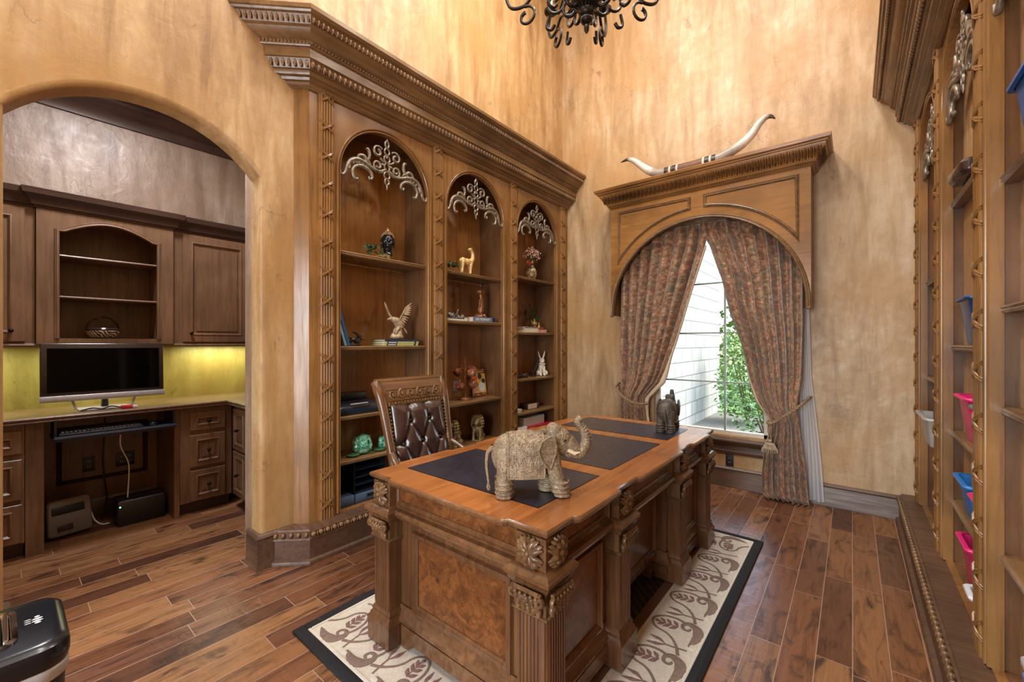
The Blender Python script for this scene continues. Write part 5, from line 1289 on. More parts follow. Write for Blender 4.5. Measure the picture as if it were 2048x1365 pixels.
def statue():
    t=root('statue','slim bronze robed woman statue standing on the blue dictionary','statue',(-2.90,3.055,1.646),R(-25))
    b=MB(); b.ell((0,0,.012),(.045,.075,.014)); b.lathe([(.026,.01),(.03,.03),(.022,.045),(.03,.058),(.022,.064)],(0,0,0),12)
    b.tube([(0,.006,.06),(.004,.012,.12),(.0,.008,.19),(0,0,.235),(0,0,.275)],[.028,.026,.027,.024,.028],12); b.tube([(0,0,.27),(0,0,.30)],[.028,.010],10); b.ell((.002,0,.325),(.016,.014,.019)); b.ell((-.004,0,.34),(.012,.011,.012))
    for s in (-1,1): b.tube([(0,s*.028,.285),(.004,s*.036,.25),(.022,s*.018,.235)],[.011,.010,.008],7); b.tube([(.012,s*.012,.18),(.016,s*.016,.12),(.006,s*.024,.065)],[.014,.012,.010],6)
    for i in range(7): a=i*.9; b.tube([(0,0,.015),(.03*cos(a),.055*sin(a),.03),(.035*cos(a),.065*sin(a),.012)],[.012,.014,.006],6)
    bpart('figure',blob(b,.0035,2),M['copper'],t)
statue()
def mugtree():
    t=root('mug_tree','twisted brown wooden mug tree in the middle bay','stand',(-2.93,2.865,.842))
    b=MB(); b.lathe([(.062,0),(.062,.008),(.045,.016),(.018,.024),(.010,.04)],(0,0,0),18)
    for k in range(2): b.tube([(.006*cos(i*.55+k*pi),.006*sin(i*.55+k*pi),.03+i*.0115) for i in range(32)],.0075,6)
    b.ell((0,0,.395),(.011,.011,.016)); part('post',b,M['mug'],t)
    for a,z in ((-70,.29),(110,.28),(20,.285),(-110,.155),(75,.15)):
        a=R(a); b=MB(); b.tube([(0,0,z),(.045*cos(a),.045*sin(a),z+.012),(.07*cos(a),.07*sin(a),z+.035)],[.006,.005,.004],6); part('peg',b,M['mug'],t)
    for (a,z,tl,lab) in ((-100,.285,50,'upper left brown mug on the mug tree, opening turned away'),(10,.275,75,'upper middle glazed brown mug on the mug tree'),(80,.285,60,'upper right tan mug on the mug tree with pale base outward'),(-75,.145,70,'lower left tan banded mug on the mug tree'),(75,.15,65,'lower right dark mug on the mug tree, opening outward')):
        a=R(a); m=root('mug',lab,'mug',(-2.93+.09*cos(a),2.865+.09*sin(a),.842+z+(-.01)),a,'mugs on the mug tree'); flip=-1 if 'opening outward' in lab else 1
        m.rotation_euler=(0,R(tl)*1,a)
        b=MB(); b.lathe([(.0,0),(.028,0),(.036,.012),(.041,.035),(.041,.055),(.036,.078),(.032,.078),(.037,.054),(.035,.02),(.0,.008)],(0,0,-.04),18)
        if 'opening outward' not in lab: b.tf(Matrix.Rotation(pi,4,'X'))
        part('body',b,M['mug'],m)
        b=MB(); b.tube([(-.036,0,.025),(-.06,0,.02),(-.062,0,-.012),(-.036,0,-.022)],[.006,.006,.006,.006],7); part('handle',b,M['mug'],m)
mugtree()
def ybook():
    t=root('book','upright paperback with yellow picture cover beside the mug tree','book',(-2.985,3.145,.8475)); t.rotation_euler=(0,R(-9),0)
    b=MB(); b.box(-.02,-.094,0,0,.094,.272); part('pages',b,M['paper'],t,smooth=0)
    b=MB(); b.box(0,-.095,-.0,.002,.095,.273); part('cover',b,M['yellow'],t,smooth=0)
    b=MB(); b.box(.002,-.095,.228,.0026,.095,.268); b.box(.002,-.095,.002,.0026,.095,.032); part('title_band',b,M['mug'],t,smooth=0,label='brown title bands')
    text('title_lettering','RIDGE MARKET',.025,t,(.0028,0,.247),(R(90),0,R(90)),M['paper'])
    for y,z,r_,m in ((-.05,.185,.028,'orange'),(.015,.20,.03,'dkgreen'),(.062,.15,.026,'dkgreen'),(.035,.09,.05,'whitebin'),(-.06,.06,.03,'flower')):
        b=MB(); b.tube([(.002,y,z),(.0030,y,z)],r_,20); part('cover_picture',b,M[m],t,smooth=0,label='round cover picture')
ybook()
o=outlet('pale outlet plate on the back board behind the mug tree',(-3.096,2.90,.955),0,mat='silver',slots='black')
def lion(y,x,label,rz,flip):
    t=root('lion_figurine',label,'figurine',(x,y,.421),rz,'gilded guardian lions',scale=1.0)
    b=MB(); E=b.ell
    E((-.03,0,.07),(.055,.05,.065)); E((.01,0,.12),(.045,.045,.06)); E((-.05,.03,.035),(.05,.03,.035)); E((-.05,-.03,.035),(.05,.03,.035)); E((.035,0,.19),(.05,.048,.052)); E((.075,0,.18),(.026,.030,.024)); E((.07,0,.155),(.022,.026,.010))
    for s in (-1,1):
        b.tube([(.02,s*.03,.13),(.045,s*.034,.07),(.05,s*.034,.012)],[.024,.017,.018],8); E((.062,s*.034,.01),(.022,.017,.012)); E((.0,s*.045,.014),(.03,.018,.014)); E((.062,s*.018,.205),(.012,.012,.008)); b.tube([(.02,s*.04,.225),(.015,s*.05,.245)],[.014,.005],6)
    for j in range(6):
        zz=.245-.026*j; r_=.06*math.sqrt(max(.1,1-((zz-.175)/.085)**2))
        for i in range(9):
            a=R(62)+R(236)*i/8; E((.022+r_*cos(a),r_*sin(a),zz),(.013,.013,.015),None,7,5)
    for i in range(8): a=2*pi*i/8; E((.028+.026*cos(a),.026*sin(a),.245),(.013,.013,.013),None,7,5)
    b.tube([(-.07,0,.06),(-.09,0,.11),(-.07,0,.15)],[.018,.022,.010],8); E((0,0,.004),(.09,.06,.008))
    bpart('body',blob(b,.0036,1),M['lion'],t); return t
lion(2.69,-2.90,'gilded lion with curled mane, left of the pair at the foot of the middle bay',R(-80),0)
lion(3.03,-2.91,'gilded lion with open mouth, right of the pair at the foot of the middle bay',R(-60),1)
# -- bay by the window wall
def vase():
    t=root('flower_vase','mosaic vase of blush dried flowers on the top shelf, window bay','vase',(-2.90,3.91,2.121))
    b=MB(); b.lathe([(.036,0),(.05,.02),(.064,.06),(.066,.10),(.052,.135),(.03,.155),(.026,.17),(.032,.178)],(0,0,0),22); part('vase_body',b,M['vase'],t)
    b=MB(); rr=random.Random(4)
    for i in range(40):
        a=rr.uniform(0,2*pi); k=rr.uniform(.02,.11); z=rr.uniform(.30,.40)-k*.5; b.tube([(0,0,.16),(k*.5*cos(a),k*.5*sin(a),.25),(k*cos(a),k*sin(a),z)],[.002,.0015,.001],4)
    part('stems',b,M['leaf'],t)
    for n,mat,cnt,rz in (('blossoms','flower',150,.0075),('pale_blossoms','lining',80,.0065)):
        b=MB()
        for i in range(cnt):
            a=rr.uniform(0,2*pi); k=rr.uniform(.02,.115); b.ell((k*cos(a),k*sin(a),.355-k*.75+rr.uniform(-.04,.05)),(rz*rr.uniform(.6,1.2),)*3,None,6,4)
        part(n,b,M[mat],t,smooth=70)
    b=MB()
    for i in range(9): a=rr.uniform(0,6.3); b.tube([(.03,-.06,.20),(.035+.03*cos(a),-.07+.035*sin(a),.19+.03*sin(a*2)),(.03+.045*cos(a),-.075+.05*sin(a),.18)],[.004,.018,.004],6,flat=.4)
    part('rust_bloom',b,M['flower2'],t,smooth=60)
    b=MB(); leafcluster(b,(0,0,.19),16,.06,.045,9,.9); part('leaves',b,M['leaf'],t,fix=False,smooth=0)
vase()
bk=[((-2.90,3.80,1.514),(.085,.135,.022),'paper','cream book at the bottom left of the stack under the teapot'),((-2.905,4.03,1.514),(.08,.085,.018),'flower','pinkish book lying beside the cream book under the teapot'),((-2.90,3.79,1.559),(.075,.10,.010),'grey','grey book on the left top of the stack under the teapot'),((-2.905,3.985,1.559),(.075,.085,.009),'red','thin red brown book directly beneath the teapot')]
for c,h,m,lab in bk: book('book',lab,c,h,0,M[m] if m!='red' else M['mug'],'books under the teapot')
def teapot():
    t=root('teapot','tiny brass teapot standing on the stack of small books','teapot',(-2.87,3.93,1.578),R(-90))
    b=MB(); b.lathe([(.018,0),(.016,.006),(.026,.018),(.034,.036),(.030,.055),(.016,.066),(.014,.076),(.019,.082),(.006,.088),(.007,.095),(.001,.10)],(0,0,0),18); part('body',b,M['brass'],t)
    b=MB(); b.tube(bez([(.030,0,.03),(.05,0,.04),(.052,0,.065),(.065,0,.078)],5),[.009,.007,.006,.005],7); part('spout',b,M['brass'],t)
    b=MB(); b.tube(bez([(-.028,0,.055),(-.052,0,.06),(-.05,0,.03),(-.03,0,.025)],5),.004,6); part('handle',b,M['brass'],t)
    b=root('bell','small brass bell ornament right of the tiny teapot','ornament',(-2.87,4.02,1.578)); m=MB(); m.lathe([(.018,0),(.016,.012),(.010,.024),(.007,.034),(.010,.04),(.003,.05)],(0,0,0),14); part('body',m,M['brass'],b)
teapot()
def cutting():
    t=root('plant_cutting','dark green leafy cutting in a dark pot behind the teapot','plant',(-3.045,4.10,1.514))
    b=MB(); b.lathe([(.03,0),(.04,.05),(.042,.09),(.036,.09),(.03,.06)],(0,0,0),14); part('pot',b,M['black'],t)
    for k,(p,l,w) in enumerate((((.0,-.09,.30),.10,.026),((.02,.06,.31),.12,.03),((.03,.13,.22),.13,.03),((.02,-.12,.24),.09,.024),((0,-.03,.36),.06,.02))):
        b=MB(); P=Vector(p); s=Vector((0,0,.08)); d=(P-s).normalized(); mid=P-d*l*.5
        b.tube([s,(s+mid)/2+Vector((0,0,.02)),P-d*l],[.003,.003,.002],5); 
        sd=d.cross(Vector((1,0,.2))).normalized(); q=[P-d*l,P-d*l*.6+sd*w,P-d*l*.2+sd*w*.8,P,P-d*l*.2-sd*w*.8,P-d*l*.6-sd*w]; q2=[v+Vector((-.002,0,0)) for v in q]
        b.add([tuple(v) for v in q+q2],[(0,1,2,3,4,5),(11,10,9,8,7,6)]+[(i,(i+1)%6,6+(i+1)%6,6+i) for i in range(6)]); part('leaf',b,M['leaf'],t,smooth=0)
cutting()
def rabbit():
    t=root('rabbit_figurine','white sitting rabbit figurine with upright ears, window bay','figurine',(-2.90,4.12,1.001),R(-42),scale=1.0)
    b=MB(); E=b.ell
    E((-.02,0,.055),(.055,.055,.058)); E((.01,0,.11),(.042,.044,.06)); E((.02,0,.178),(.038,.034,.036)); E((.046,0,.168),(.020,.022,.018))
    for s in (-1,1): b.tube(bez([(.0,s*.014,.20),(-.008,s*.030,.25),(-.004,s*.042,.30)],5),[.012,.016,.013,.004],8,flat=.6); b.tube([(.03,s*.022,.11),(.045,s*.022,.05),(.05,s*.022,.008)],[.018,.014,.015],8); E((.06,s*.022,.009),(.02,.014,.010)); E((.01,s*.05,.03),(.05,.022,.034))
    b.tube([(.022+.038*cos(a),.040*sin(a),.142) for a in [2*pi*i/14 for i in range(14)]],.006,6,closed=True)
    bpart('body',blob(b,.0036,3),M['bone'],t)
rabbit()
t=root('bird_figurine','dark bronze upright bird figurine left of the white rabbit','figurine',(-2.90,3.985,1.001))
b=MB(); b.tube(bez([(0,-.04,.01),(.0,-.03,.05),(0,.0,.10),(0,.035,.155),(0,.05,.185)],5),[.008,.010,.018,.022,.006],8,flat=.6); b.ell((0,-.03,.006),(.025,.05,.006)); b.tube([(0,-.05,.02),(.0,-.065,.06),(0,-.055,.09)],[.008,.010,.003],6); bpart('body',blob(b,.0034,2),M['dkbronze'],t)
t=root('driftwood','low dark gnarled driftwood ornament at the left of the rabbit shelf','ornament',(-2.89,3.69,1.001)); rr=random.Random(12)
b=MB()
for i in range(9): y=-.13+.032*i; b.tube([(rr.uniform(-.03,.03),y-.04,.014),(rr.uniform(-.02,.02),y,.02+rr.uniform(0,.03)),(rr.uniform(-.03,.03),y+.05,.013)],[.010,.014,.010],7)
bpart('wood',blob(b,.0034,2,('CLOUDS',.01,.004)),M['dkbronze'],t)
t=root('keepsake_box','small dark wooden box with pale front on the fourth shelf, window bay','box',(-2.93,3.92,.631),0)
b=MB(); b.rbox((0,0,.032),(.06,.115,.032),.003); part('body',b,M['cab_d'],t); b=MB(); b.box(.058,-.112,.004,.0625,.06,.06); part('front_panel',b,M['paper'],t,smooth=0,label='pale front panel')
t=root('card_stack','small stack of white cards on the fourth shelf by the pilaster, window bay','paper',(-2.88,3.55,.631)); 
for i in range(3): b=MB(); b.box(-.06,-.07+.006*i,.012*i,.06,.07+.006*i,.012*i+.010); part('card',b,M['white'],t,smooth=0)
def cbox(label,c,h,lid=None,mat='white'):
    t=root('storage_box',label,'box',c,0,'flat boxes under the window bay'); b=MB(); b.rbox((0,0,h[2]),h,.003); part('body',b,M[mat],t)
    if lid: b=MB(); b.rbox((.002,0,2*h[2]+.01),(h[0]+.004,h[1]+.004,.012),.003); part('lid',b,M[lid],t,label=lid+' lid')
cbox('lower white and grey box at the left foot of the window bay',(-2.93,3.60,.2145),(.12,.115,.125))
cbox('flat red lidded box under the white box in the window bay',(-2.94,3.975,.2145),(.12,.225,.105),'red')
cbox('white box lying on the red lidded box in the window bay',(-2.95,3.90,.4475),(.11,.19,.05))
# ------------------------------------------------------------------ things on the right bookcase
def bin_(name,label,x0,x1,y0,y1,z,h,mat,taper=.8,rim=True,holes=False,cat='bin',grp='plastic bins on the right bookcase'):
    cx,cy=(x0+x1)/2,(y0+y1)/2; t=root(name,label,cat,(cx,cy,z),0,grp); hx,hy=(x1-x0)/2-.014,(y1-y0)/2-.014
    def ring(k,z_,ins=0):
        r=.025; pts=[]
        for sx,sy,a0 in ((1,1,0),(-1,1,90),(-1,-1,180),(1,-1,270)):
            for i in range(5): a=R(a0+22.5*i); pts.append((sx*(hx*k-ins-r)+r*cos(a),sy*(hy*k-ins-r)+r*sin(a),z_))
        return pts
    b=MB(); b.loft([ring(taper,.0),ring(taper+.02,.008),ring(1,h),ring(1,h,.004),ring(taper+.02,.012,.004)],caps=True); part('tub',b,M[mat],t,smooth=50)
    b=MB(); b.loft([ring(1,h-.012,-.002),ring(1,h-.012,-.014),ring(1,h-.004,-.016),ring(1,h+.002,-.012),ring(1,h+.002,.002)],caps=False); part('rim',b,M[mat],t,smooth=50)
    if holes:
        b=MB()
        for j in range(5):
            for i in range(4):
                zz=h*(.2+.15*j); k=lerp(taper,1,zz/h); b.rbox((-hx+.03+.05*i,-hy*k-.0005,zz),(.012,.002,.009),.001)
        part('side_holes',b,M['whitebin'],t,label='pale slots in the side')
    return t
def card(name,label,x0,x1,y,z0,z1,mat,lean=6,grp='cards standing in the bins'):
    t=root(name,label,'card',((x0+x1)/2,y,z0),0,grp); t.rotation_euler=(R(-lean),0,0)
    b=MB(); b.box(-(x1-x0)/2,-.0025,0,(x1-x0)/2,.0025,z1-z0); part('sheet',b,M[mat],t,smooth=0); return t
bin_('storage_bin','navy blue bin on the shelf at eye level, right bookcase',.40,.70,2.80,3.07,1.383,.225,'navybin')
bin_('storage_bin','white bin just nearer than the navy blue bin',.415,.69,2.50,2.70,1.383,.20,'whitebin')
bin_('storage_bin','hot pink bin holding orange and green cards, below the navy bin',.395,.70,2.78,3.06,.921,.215,'pink')
bin_('storage_bin','teal bin just nearer than the pink bin of cards',.40,.70,2.49,2.74,.921,.195,'teal')
bin_('storage_bin','bright blue bin with a number card, second lowest shelf',.395,.70,2.80,3.09,.551,.178,'blue')
bin_('storage_bin','pink bin of papers just nearer than the bright blue bin',.40,.70,2.49,2.77,.551,.165,'pink')
bin_('storage_bin','large pink bin standing at the foot of the right bookcase',.40,.70,2.79,3.05,.2175,.225,'pink',holes=True)
bin_('storage_bin','low white bin at the foot, nearer than the large pink bin',.37,.62,2.50,2.65,.2175,.13,'whitebin')
bin_('storage_bin','frosted grey bin jutting out of the farthest bay by the window wall',.33,.68,3.50,3.93,.761,.175,'clear',taper=.86)
bin_('storage_bin','small pale bin on the upper shelf of the farthest bay',.41,.66,3.55,3.80,1.156,.18,'whitebin')
bin_('storage_bin','smoke grey bin at the foot of the farthest bay',.42,.70,3.50,3.75,.2145,.22,'smoke')
bin_('storage_bin','sky blue slotted bin high up in the nearest right bay',.40,.71,1.83,2.15,1.991,.25,'skyblue',holes=True)
t=card('cloth_bundle','folded dusty purple cloth behind the smoke grey bin',.43,.62,3.86,.2185,.47,'purple',0,None); t['category']='cloth'
card('card','orange red card standing in the pink bin',.455,.60,2.97,.965,1.285,'orange')
t=card('card','navy card with a round pale badge in the pink bin',.478,.62,2.92,.965,1.205,'navybook'); b=MB(); b.tube([(-.025,-.0025,.215),(-.025,-.0035,.215)],.026,18); part('badge',b,M['whitebin'],t)
t=card('card','chalk green lettered card at the front of the pink bin',.455,.60,2.87,.965,1.165,'dkgreen'); text('lettering','To',.07,t,(-.02,-.0032,.19),(R(90),0,0),M['paper'])
t=card('card','lilac number three card in the bright blue bin',.455,.56,2.89,.58,.775,'whitebin'); text('number','3',.075,t,(-.015,-.0032,.17),(R(90),0,0),M['red'])
card('card','grey blue card behind the number card in the blue bin',.46,.60,2.95,.58,.84,'dictcov')
card('card','dark green card in the large pink bin',.47,.6,2.87,.235,.49,'dkgreen'); card('card','navy blue card behind the green one in the large pink bin',.46,.58,2.92,.235,.505,'bluebook')
t=card('card','dark card with a pale letter tile in the frosted grey bin',.40,.58,3.75,.775,1.0,'black'); b=MB(); b.box(-.085,-.0045,.13,-.035,-.0026,.185); part('tile',b,M['white'],t,smooth=0)
card('card','white card standing in the sky blue slotted bin',.45,.60,2.05,2.02,2.31,'white')
t=root('leather_album','dark brown leather album jutting over the top shelf, right bookcase','book',(.50,2.83,2.146),R(4))
b=MB(); b.rbox((0,0,.036),(.135,.12,.036),.03); part('cover',b,M['hide'],t); b=MB(); b.box(.03,-.105,.012,.13,.105,.06); part('pages',b,M['paper'],t,smooth=0)
t=root('zip_bag','clear zip bag with teal edge and periwinkle contents, foot of nearest right bay','bag',(.475,2.045,.2175),0)
b=MB(); b.rbox((0,0,.06),(.05,.07,.06),.02,taper=.9); part('contents',b,plain('periwinkle cloth',srgb(110,126,190),.7),t); b=MB(); b.rbox((-.005,0,.135),(.045,.075,.02),.015); part('bag_top',b,M['sheer'],t); b=MB(); b.box(-.02,-.07,.150,-.012,.085,.172); part('zip',b,M['teal'],t)
t=root('paper_stack','stack of white paper beside the clear zip bag','paper',(.635,1.98,.2175))
for i in range(4): b=MB(); b.box(-.10,-.14+.004*i,.045*i,.10,.14-.003*i,.045*i+.043); part('ream',b,M['white'],t,smooth=0)
# ------------------------------------------------------------------ desk alcove behind the arch
def raised(rt,nm,plane,val,sgn,a0,a1,z0,z1,fw=.05,knob=None,mat='cab'):
    # framed door or drawer front with a raised field
    F=(lambda p,q,h:(val+sgn*h,p,q)) if plane=='x' else (lambda p,q,h:(p,val+sgn*h,q))
    b=MB()
    b.prism([(a0,z0),(a1,z0),(a1,z1),(a0,z1)],F,0,.012)
    for q in ((a0,z0,a1,z0+fw),(a0,z1-fw,a1,z1),(a0,z0+fw,a0+fw,z1-fw),(a1-fw,z0+fw,a1,z1-fw)): b.prism([(q[0],q[1]),(q[2],q[1]),(q[2],q[3]),(q[0],q[3])],F,.012,.022)
    o=part(nm,b,M[mat],rt,True,smooth=0)
    b=MB(); r=[(a0+fw,z0+fw),(a1-fw,z0+fw),(a1-fw,z1-fw),(a0+fw,z1-fw)]
    b.sweep([(.008,.02),(.004,.026),(-.002,.028),(-.008,.022),(-.014,.014)],r,F,closed=True,side=1)
    g=fw+.032
    if a1-a0>2*g+.03 and z1-z0>2*g+.03:
        b.prism([(a0+g,z0+g),(a1-g,z0+g),(a1-g,z1-g),(a0+g,z1-g)],F,.012,.019)
    b.sweep([(0,.022),(.004,.018),(.004,0)],[(a0,z0),(a1,z0),(a1,z1),(a0,z1)],F,closed=True,side=1)
    part('panel_molding',b,M['cab_d'] if False else M[mat],o,True)
    if knob:
        b=MB(); c=Vector(F(knob[0],knob[1],.022)); n=Vector(F(0,0,1))-Vector(F(0,0,0))
        b.tube([c,c+n*.016],.006,8); b.ell(c+n*.022,(.014,.014,.014)); part('knob',b,M['knob'],o,True)
    return o
BX=-4.15
def drawers(name,label,y0,y1,dr,cat='cabinet',left=None):
    rt=root(name,label,cat,((BX-4.75)/2,(y0+y1)/2,0))
    b=MB(); b.box(-4.735,y0,.10,BX,y1,.868); part('carcass',b,M['cab'],rt,True,smooth=0)
    b=MB(); b.box(-4.735,y0+.002,0,BX-.06,y1-.002,.10); part('toe_kick',b,M['cab_d'],rt,True,smooth=0)
    for a,c,z0,z1 in dr: raised(rt,'drawer','x',BX,1,a,c,z0,z1,.042,((a+c)/2,(z0+z1)/2))
    return rt
DZ=((.683,.822),(.388,.640),(.113,.352))
drawers('drawer_cabinet','brown drawer cabinet right of the alcove kneehole',.905,1.262,[(.972,1.206,a,c) for a,c in DZ])
drawers('drawer_cabinet','brown drawer cabinet left of the alcove kneehole, cut by the arch edge',-.74,.10,[(-.24,.085,a,c) for a,c in DZ]+[(-.66,-.28,a,c) for a,c in DZ])
KP=[]
for y0,y1,lab in ((.103,.184,'left upright panel of the alcove kneehole'),(.868,.902,'right upright panel of the alcove kneehole')):
    b=MB(); b.box(-4.70,y0,0,BX+.004,y1,.868); KP.append(b)
# right arm of the counter, facing the left wall of the alcove
rt=root('base_cabinet','brown base cabinet on the right arm of the alcove counter','cabinet',(-3.66,1.53,0))
b=MB(); b.box(-4.10,1.27,.10,-3.22,1.79,.868); part('carcass',b,M['cab'],rt,True,smooth=0); b=MB(); b.box(-4.10,1.33,0,-3.22,1.79,.10); part('toe_kick',b,M['cab_d'],rt,True,smooth=0)
for x0,x1 in ((-4.075,-3.80),(-3.775,-3.50),(-3.475,-3.25)):
    for z0,z1 in ((.50,.835),(.12,.475)): raised(rt,'drawer','y',1.27,-1,x0,x1,z0,z1,.042,((x0+x1)/2,(z0+z1)/2))
# counter: L shaped slab with a moulded wooden edge
rt=root('countertop','L shaped stained countertop running around the alcove','countertop',(-4.4,.5,.87))
b=MB(); poly=[(-4.745,-.745),(-4.12,-.745),(-4.12,1.235),(-3.2,1.235),(-3.2,1.795),(-4.745,1.795)]
b.prism(poly,lambda p,q,h:(p,q,h),.872,.903); part('slab',b,plain('oiled counter top',srgb(120,96,62),.28,noise=.15),rt,True,smooth=0)
b=MB(); b.sweep([(0,.868),(.012,.868),(.018,.876),(.012,.884),(.02,.89),(.022,.899),(.014,.906),(0,.906)],[(-4.12,-.745),(-4.12,1.235),(-3.2,1.235)],lambda a,c,h:(a,c,h)); part('edge_molding',b,M['cab'],rt,True)
# kneehole back
b=MB(); b.box(-4.738,.186,0,-4.70,.866,.868); rt=root('kneehole_lining','brown kneehole lining of the alcove desk with framed back board and two uprights','desk lining',(-4.72,.526,0)); [part('upright',q,M['cab'],rt,True,smooth=0) for q in KP]; part('board',b,M['cab'],rt,True,smooth=0)
b=MB(); b.sweep([(0,0),(.0,.012),(-.012,.018),(-.022,.012),(-.03,0)],[(.27,.30),(.80,.30),(.80,.74),(.27,.74)],lambda p,q,h:(-4.70+h,p,q),closed=True); part('panel_molding',b,M['cab_d'],rt,True)
b=MB(); b.sweep([(0,.0),(.018,0),(.018,.13),(.008,.15),(0,.15)],[(-4.70,.188),(-4.70,.864)],lambda a,c,h:(a,c,h)); part('base_strip',b,M['cab_d'],rt,True)
# upper cabinets
UF=-4.42
def upper(label,y0,y1,doors,group):
    rt=root('wall_cabinet',label,'cabinet',(-4.58,(y0+y1)/2,1.38),0,group)
    b=MB(); b.box(-4.735,y0,1.385,UF,y1,2.36); part('carcass',b,M['cab'],rt,True,smooth=0)
    b=MB(); b.sweep([(0,1.365),(.012,1.365),(.018,1.375),(.012,1.388),(0,1.392)],[(UF,y0),(UF,y1)],lambda a,c,h:(a,c,h)); part('light_rail',b,M['cab'],rt,True)
    for a,c,k in doors: raised(rt,'door','x',UF,1,a,c,1.405,2.315,.06,(k,1.475))
    return rt
upper('brown upper cabinet right of the arched shelf unit',.915,1.79,[(.985,1.475,1.035),(1.49,1.78,1.74)],'alcove upper cabinets')
upper('brown upper cabinet left of the arched shelf unit, cut by the arch edge',-.74,.155,[(-.30,.105,.045),(-.73,-.32,-.36)],'alcove upper cabinets')
def centre():
    rt=root('shelf_unit','brown wall shelf unit with arched opening above the monitor','cabinet',(-4.56,.535,1.38)); y0,y1=.158,.912; X=-4.385
    a,c=.268,.806; zs=2.185; z0=1.425; zt=2.36
    ac=[(a,zs),(a+.03,zs+.004)]+[(lerp(a+.03,c-.03,k/14),zs+.006+.085*sin(pi*k/14)) for k in range(1,14)]+[(c-.03,zs+.004),(c,zs)]
    F=lambda p,q,h:(h,p,q); b=MB()
    for q in ((y0,1.385,a,zt),(c,1.385,y1,zt),(a,1.385,c,z0)): b.prism([(q[0],q[1]),(q[2],q[1]),(q[2],q[3]),(q[0],q[3])],F,X-.02,X)
    for (p,q),(p2,q2) in zip(ac,ac[1:]): b.prism([(p,q),(p2,q2),(p2,zt),(p,zt)],F,X-.02,X)
    part('face_frame',b,M['cab'],rt,True,smooth=0)
    b=MB(); 
    for q in ((-4.735,y0,1.385,-4.725,y1,zt),(-4.725,y0,1.385,X-.02,a-.01,zt),(-4.725,c+.01,1.385,X-.02,y1,zt),(-4.725,a-.01,1.385,X-.02,c+.01,z0-.003),(-4.725,a-.01,2.30,X-.02,c+.01,zt)): b.box(*q)
    part('carcass',b,M['cab'],rt,True,smooth=0)
    b=MB(); b.sweep([(0,-.01),(0,.008),(.006,.014),(.014,.012),(.018,.006),(.024,.008),(.028,0)],[(a,z0)]+ac+[(c,z0)],lambda p,q,h:(X+h,p,q),side=-1); part('arch_trim',b,M['cab'],rt,True)
    for z in (2.03,1.733): b=MB(); b.box(-4.725,a-.01,z-.018,X-.03,c+.01,z); b.tube([(X-.03,a-.01,z-.009),(X-.03,c+.01,z-.009)],.0095,8); part('shelf',b,M['cab'],rt,True)
centre()
b=MB(); cr=[(0,2.335),(.008,2.335),(.012,2.348),(.022,2.352),(.028,2.375),(.05,2.41),(.062,2.418),(.066,2.44),(.07,2.455),(.06,2.46),(0,2.46)]
b.sweep(cr,[(UF,-.74),(UF,.156),(-4.383,.156),(-4.383,.914),(UF,.914),(UF,1.795)],lambda a,c,h:(a,c,h)); b.box(-4.74,-.74,2.42,UF,1.79,2.458)
o=struct('trim_3',b,M['cab_d'])
# tubes under the upper cabinets
for y,lab in ((-.3,'fluorescent strip under the left upper cabinet'),(.53,'fluorescent strip under the arched shelf unit'),(1.32,'fluorescent strip under the right upper cabinet')):
    t=root('strip_downlight',lab,'light',(-4.60,y,1.383),0,'strip lights under the cabinets')
    b=MB(); b.box(-.035,-.25,-.010,.035,.25,-.0005); part('housing',b,M['white'],t,smooth=0)
    b=MB(); b.tube([(0,-.24,-.012),(0,.24,-.012)],.004,8); part('tube',b,M['tube'],t)
    l=bpy.data.lights.new('strip','AREA'); l.shape='RECTANGLE'; l.size=.05; l.size_y=.48; l.energy=LIGHT['strip']; l.color=(.98,1,.78); lo=bpy.data.objects.new('strip_glow',l); COL.objects.link(lo); lo.location=(-4.60,y,1.362)
# computer
def monitor():
    rt=root('computer_monitor','wide black screen monitor with silver lower bezel on the alcove counter','monitor',(-4.32,.505,.904)); rt.rotation_euler=(0,0,R(0))
    tl=R(-3); T=lambda mb:mb.tf(Matrix.Translation((0,0,.075))@Euler((0,tl,0)).to_matrix().to_4x4())
    b=MB(); b.rbox((-.02,0,.205),(.018,.333,.205),.006); T(b); part('housing',b,M['bezel'],rt)
    b=MB(); b.box(-.001,-.30,.062,.0005,.305,.375); T(b); part('screen',b,M['screen'],rt,smooth=0)
    b=MB(); b.rbox((.0,0,.018),(.016,.336,.021),.004); T(b); part('speaker_bar',b,M['silver'],rt)
    b=MB(); b.tube([(-.10,0,.006),(-.09,0,.10),(-.045,0,.20)],[.022,.016,.014],8); part('stand_neck',b,M['black'],rt)
    b=MB(); b.rbox((-.035,-.01,.004),(.10,.14,.004),.003); part('stand_base',b,M['silver'],rt)
    for s in (-1,1): b=MB(); b.tube([(.0,s*.15-.01,.008),(-.01,s*.17-.01,.085)],.008,6); part('stand_foot',b,M['silver'],rt)
monitor()
def cable(label,pts,r,mat,grp=None,name='cable'):
    b=MB(); b.tube([tuple(p) for p in bez(pts,8)],r,6); return thing(name,b,mat,label,'cable',group=grp)
cable('black cable tangle on the counter under the monitor',[(-4.23,.36,.912),(-4.245,.42,.922),(-4.225,.47,.914),(-4.25,.52,.925),(-4.225,.57,.915),(-4.24,.63,.913)],.005,M['black'])
t=root('usb_stick','small red and white memory stick among the cables under the monitor','memory stick',(-4.20,.60,.9045),R(70)); b=MB(); b.rbox((0,0,.012),(.035,.012,.012),.004); part('body',b,M['red'],t); b=MB(); b.rbox((.045,0,.012),(.014,.01,.009),.003); part('cap',b,M['white'],t)
